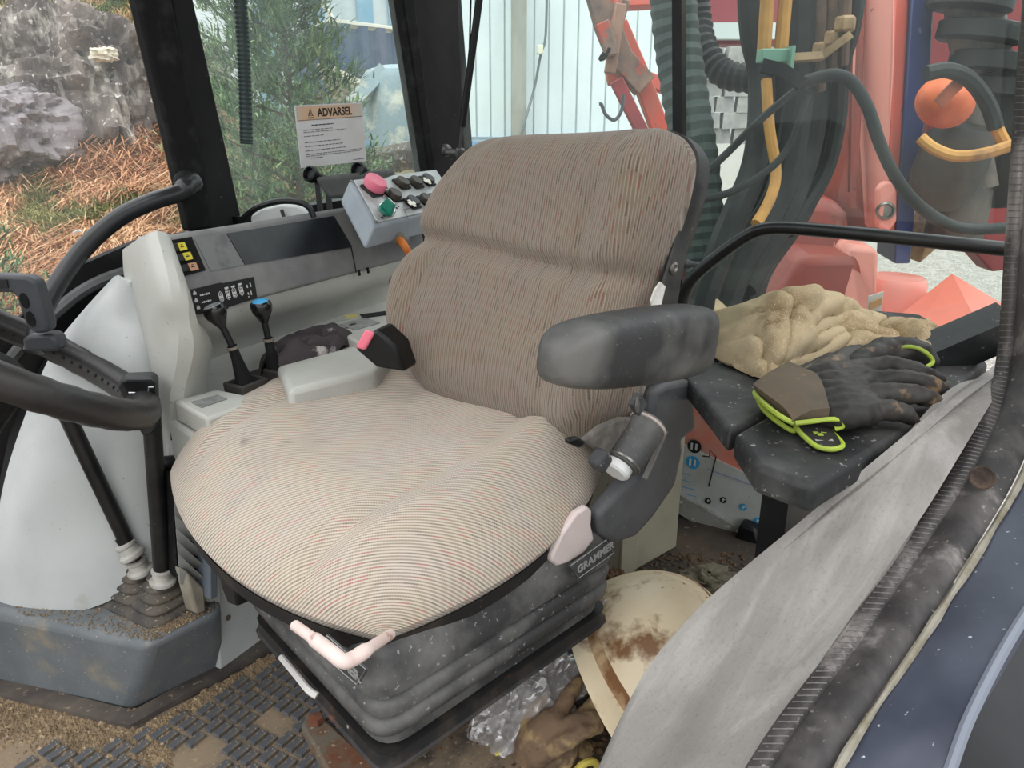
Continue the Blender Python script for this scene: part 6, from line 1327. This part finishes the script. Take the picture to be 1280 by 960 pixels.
# crumpled clear bag
t = NT('clear_film'); t.t.nodes.remove(t.b); tr = t.n('ShaderNodeBsdfTransparent'); gl = t.n('ShaderNodeBsdfGlossy'); gl.inputs['Roughness'].default_value = .12; df_ = t.n('ShaderNodeBsdfDiffuse'); df_.inputs[0].default_value = rgb(212, 208, 208)
m1 = t.n('ShaderNodeMixShader'); m1.inputs[0].default_value = .35; t.l(df_.outputs[0], m1.inputs[1]); t.l(gl.outputs[0], m1.inputs[2]); m2 = t.n('ShaderNodeMixShader'); m2.inputs[0].default_value = .42; t.l(tr.outputs[0], m2.inputs[1]); t.l(m1.outputs[0], m2.inputs[2]); t.l(m2.outputs[0], t.out.inputs[0]); m_bag = t.m
bag = thing('plastic_bag', 'crumpled clear plastic bag between the seat bellows and the hard hat', 'plastic bag', AY(650, 960, 1.0)); 
def crumple(c, ax_, r, seed, n=52, sharp=.5):
    G = []
    for i in range(n+1):
        th = max(-1.5, min(1.5, math.pi*i/n-math.pi/2)); row = []
        for j in range(n*2):
            p = 2*math.pi*j/(2*n); d = V((math.cos(th)*math.cos(p), math.cos(th)*math.sin(p), math.sin(th)))
            q = d*1.5+V((seed, 0, 0)); q = q+V((noise.noise(q*1.7), noise.noise(q*1.7+V((5, 0, 0))), 0))*.35
            s = .85+.34*noise.noise(q*1.2)-sharp*.9*(abs(noise.noise(V((q.x*1.2, q.y*2.4, q.z*2.0))))-.2)-sharp*.35*(abs(noise.noise(V((q.x*5, q.y*2.2, q.z*3))))-.2)
            row.append(c+(ax_[0]*d.x*r[0]+ax_[1]*d.y*r[1]+ax_[2]*d.z*r[2])*s)
        G.append(row)
    return MB().grid(G, closeu=True)
b1 = AY(668, 868, 1.0); b2_ = AY(618, 925, .98)
crumple(b1, (V((.75, .2, .6)), V((-.2, .9, .1)), V((-.5, -.1, .75))), (.10, .08, .07), 2).build('film', m_bag, bag, smooth=50)
crumple(b2_, (V((.45, .1, .85)), V((-.2, .9, .1)), V((-.8, -.1, .5))), (.12, .06, .05), 7).build('film', m_bag, bag, smooth=50)
# brown work glove
gb = thing('brown_glove', 'dirty tan and brown work glove with curled fingers beside the hard hat', 'glove', AY(690, 960, .98)); Yg = .95
m_bgl = mat('dirty_brown_glove', rgb(120, 98, 78), rgb(78, 64, 55), 9, .40, .58, rough=.9, c3=rgb(192, 166, 118), sc3=7, lo3=.46, hi3=.58, bump=.0012, bsc=220, speck=rgb(72, 62, 56), spsc=120, splo=.7)
def a2(u, v, d=0): return AY(u, v, Yg+d)
hand('palm', m_bgl, gb, [([a2(655, 965), a2(672, 925, -.02), a2(690, 905, -.02)], [.03, .032, .024]), ([a2(690, 970), a2(700, 935, -.02), a2(712, 915, 0)], [.03, .03, .022]), ([a2(725, 975, .01), a2(725, 945, 0)], [.03, .026]),
  ([a2(655, 940, -.01), a2(662, 905, 0), a2(672, 886, .01), a2(681, 873, .02)], [.016, .015, .013, .0095]),
  ([a2(690, 905, -.01), a2(703, 885, 0), a2(713, 866, .015), a2(722, 852, .03)], [.017, .0145, .013, .010]),
  ([a2(710, 910, 0), a2(728, 895, .0), a2(745, 876, .01), a2(757, 862, .02)], [.016, .0135, .012, .009]),
  ([a2(690, 925, -.03), a2(715, 905, -.035), a2(740, 898, -.03), a2(752, 900, -.02)], [.017, .0145, .013, .010]),
  ([a2(672, 945, -.04), a2(700, 930, -.05), a2(728, 914, -.05), a2(748, 908, -.03)], [.017, .0145, .0135, .011])], .0035, 5)
b = MB(); b.tube(spl([a2(600, 972, -.02), a2(612, 955, -.02), a2(625, 942, -.01), a2(632, 936, .0)], 6), .006, 8); b.build('yellow_cuff', mat('yellow_trim', rgb(196, 180, 84), rough=.8), gb); b = MB(); b.tube(spl([a2(718, 968, -.05), a2(728, 956, -.05), a2(742, 952, -.04), a2(748, 962, -.03)], 6), .006, 8); b.build('yellow_cuff', MC['yellow_trim'], gb)
# rusty floor clamp and grit in front of the seat
rb = thing('floor_clamp', 'rusty steel clamp bolted to the floor under the front of the seat', 'clamp', AZ(420, 930, 0))
MB().prism([AZ(u, v, .03) for u, v in ((376, 905), (384, 893), (398, 890), (470, 955), (490, 990), (430, 1000))], -UP*.028).build('plate', m_rust, rb, bevel=.005)
MB().lathe([(.013, 0), (.013, .006), (.011, .010), (.006, .011)], AZ(395, 902, .031), UP, 6).build('bolt', mat('rust_bolt', rgb(110, 66, 46), rgb(84, 54, 42), 60, rough=.9), rb)
rg_ = thing('rag_wad', 'brown crumpled rag wedged between the seat base and the hard hat', 'rag', AY(765, 765, 1.2)); crumple(AY(768, 752, 1.16), (V((1, 0, 0)), V((0, 1, 0)), UP), (.05, .05, .06), 11).build('rag', mat('brown_rag', rgb(96, 72, 52), rgb(70, 54, 42), 14, rough=.95), rg_, smooth=40)
lc = thing('rag_wad', 'grey green rag on the floor behind the hard hat', 'rag', AY(890, 725, 1.3)); crumple(AY(885, 728, 1.28), (V((1, 0, 0)), V((0, 1, 0)), UP), (.07, .05, .03), 5).build('rag', mat('green_grey_rag', rgb(110, 104, 88), rgb(88, 82, 70), 14, rough=.95), lc, smooth=40)
b = MB(); random.seed(5)
for i in range(500):
    u, v = random.uniform(500, 760), random.uniform(860, 990); lump(b, AZ(u, v, .002), random.uniform(.003, .009))
for i in range(500):
    u, v = random.uniform(760, 930), random.uniform(690, 760); lump(b, AZ(u, v, .002), random.uniform(.002, .006))
b.build('floor_grit', mat('leaf_litter', rgb(96, 74, 50), rgb(66, 52, 40), 40, rough=.95), fl, smooth=0, kind='stuff')
# beige cabinet behind the seat
cb0 = thing('beige_cabinet', 'narrow beige painted cabinet behind the seat, left of the pictogram plate', 'cabinet', AY(820, 690, 1.45))
q0, q1_ = AZ(846, 684, 0), AZ(776, 724, 0); e = CB*.12
top = AY(866, 505, q0.y).z
MB().prism([q0, q1_, q1_+V((-.18, .12, 0)), q0+V((-.1, .1, 0))], UP*top).build('cabinet_body', m_beige, cb0, bevel=.005)
sp2 = q1_+(q1_-q0).normalized()*.003
dd_ = (q0-q1_).normalized(); MB().box(lerp(q0, q1_, .9)+UP*.09-dd_*0+V((0, -.004, 0)), (.05, .006, .17), (dd_, UP.cross(dd_), UP)).build('cabinet_flap', m_beige, cb0, bevel=.002)
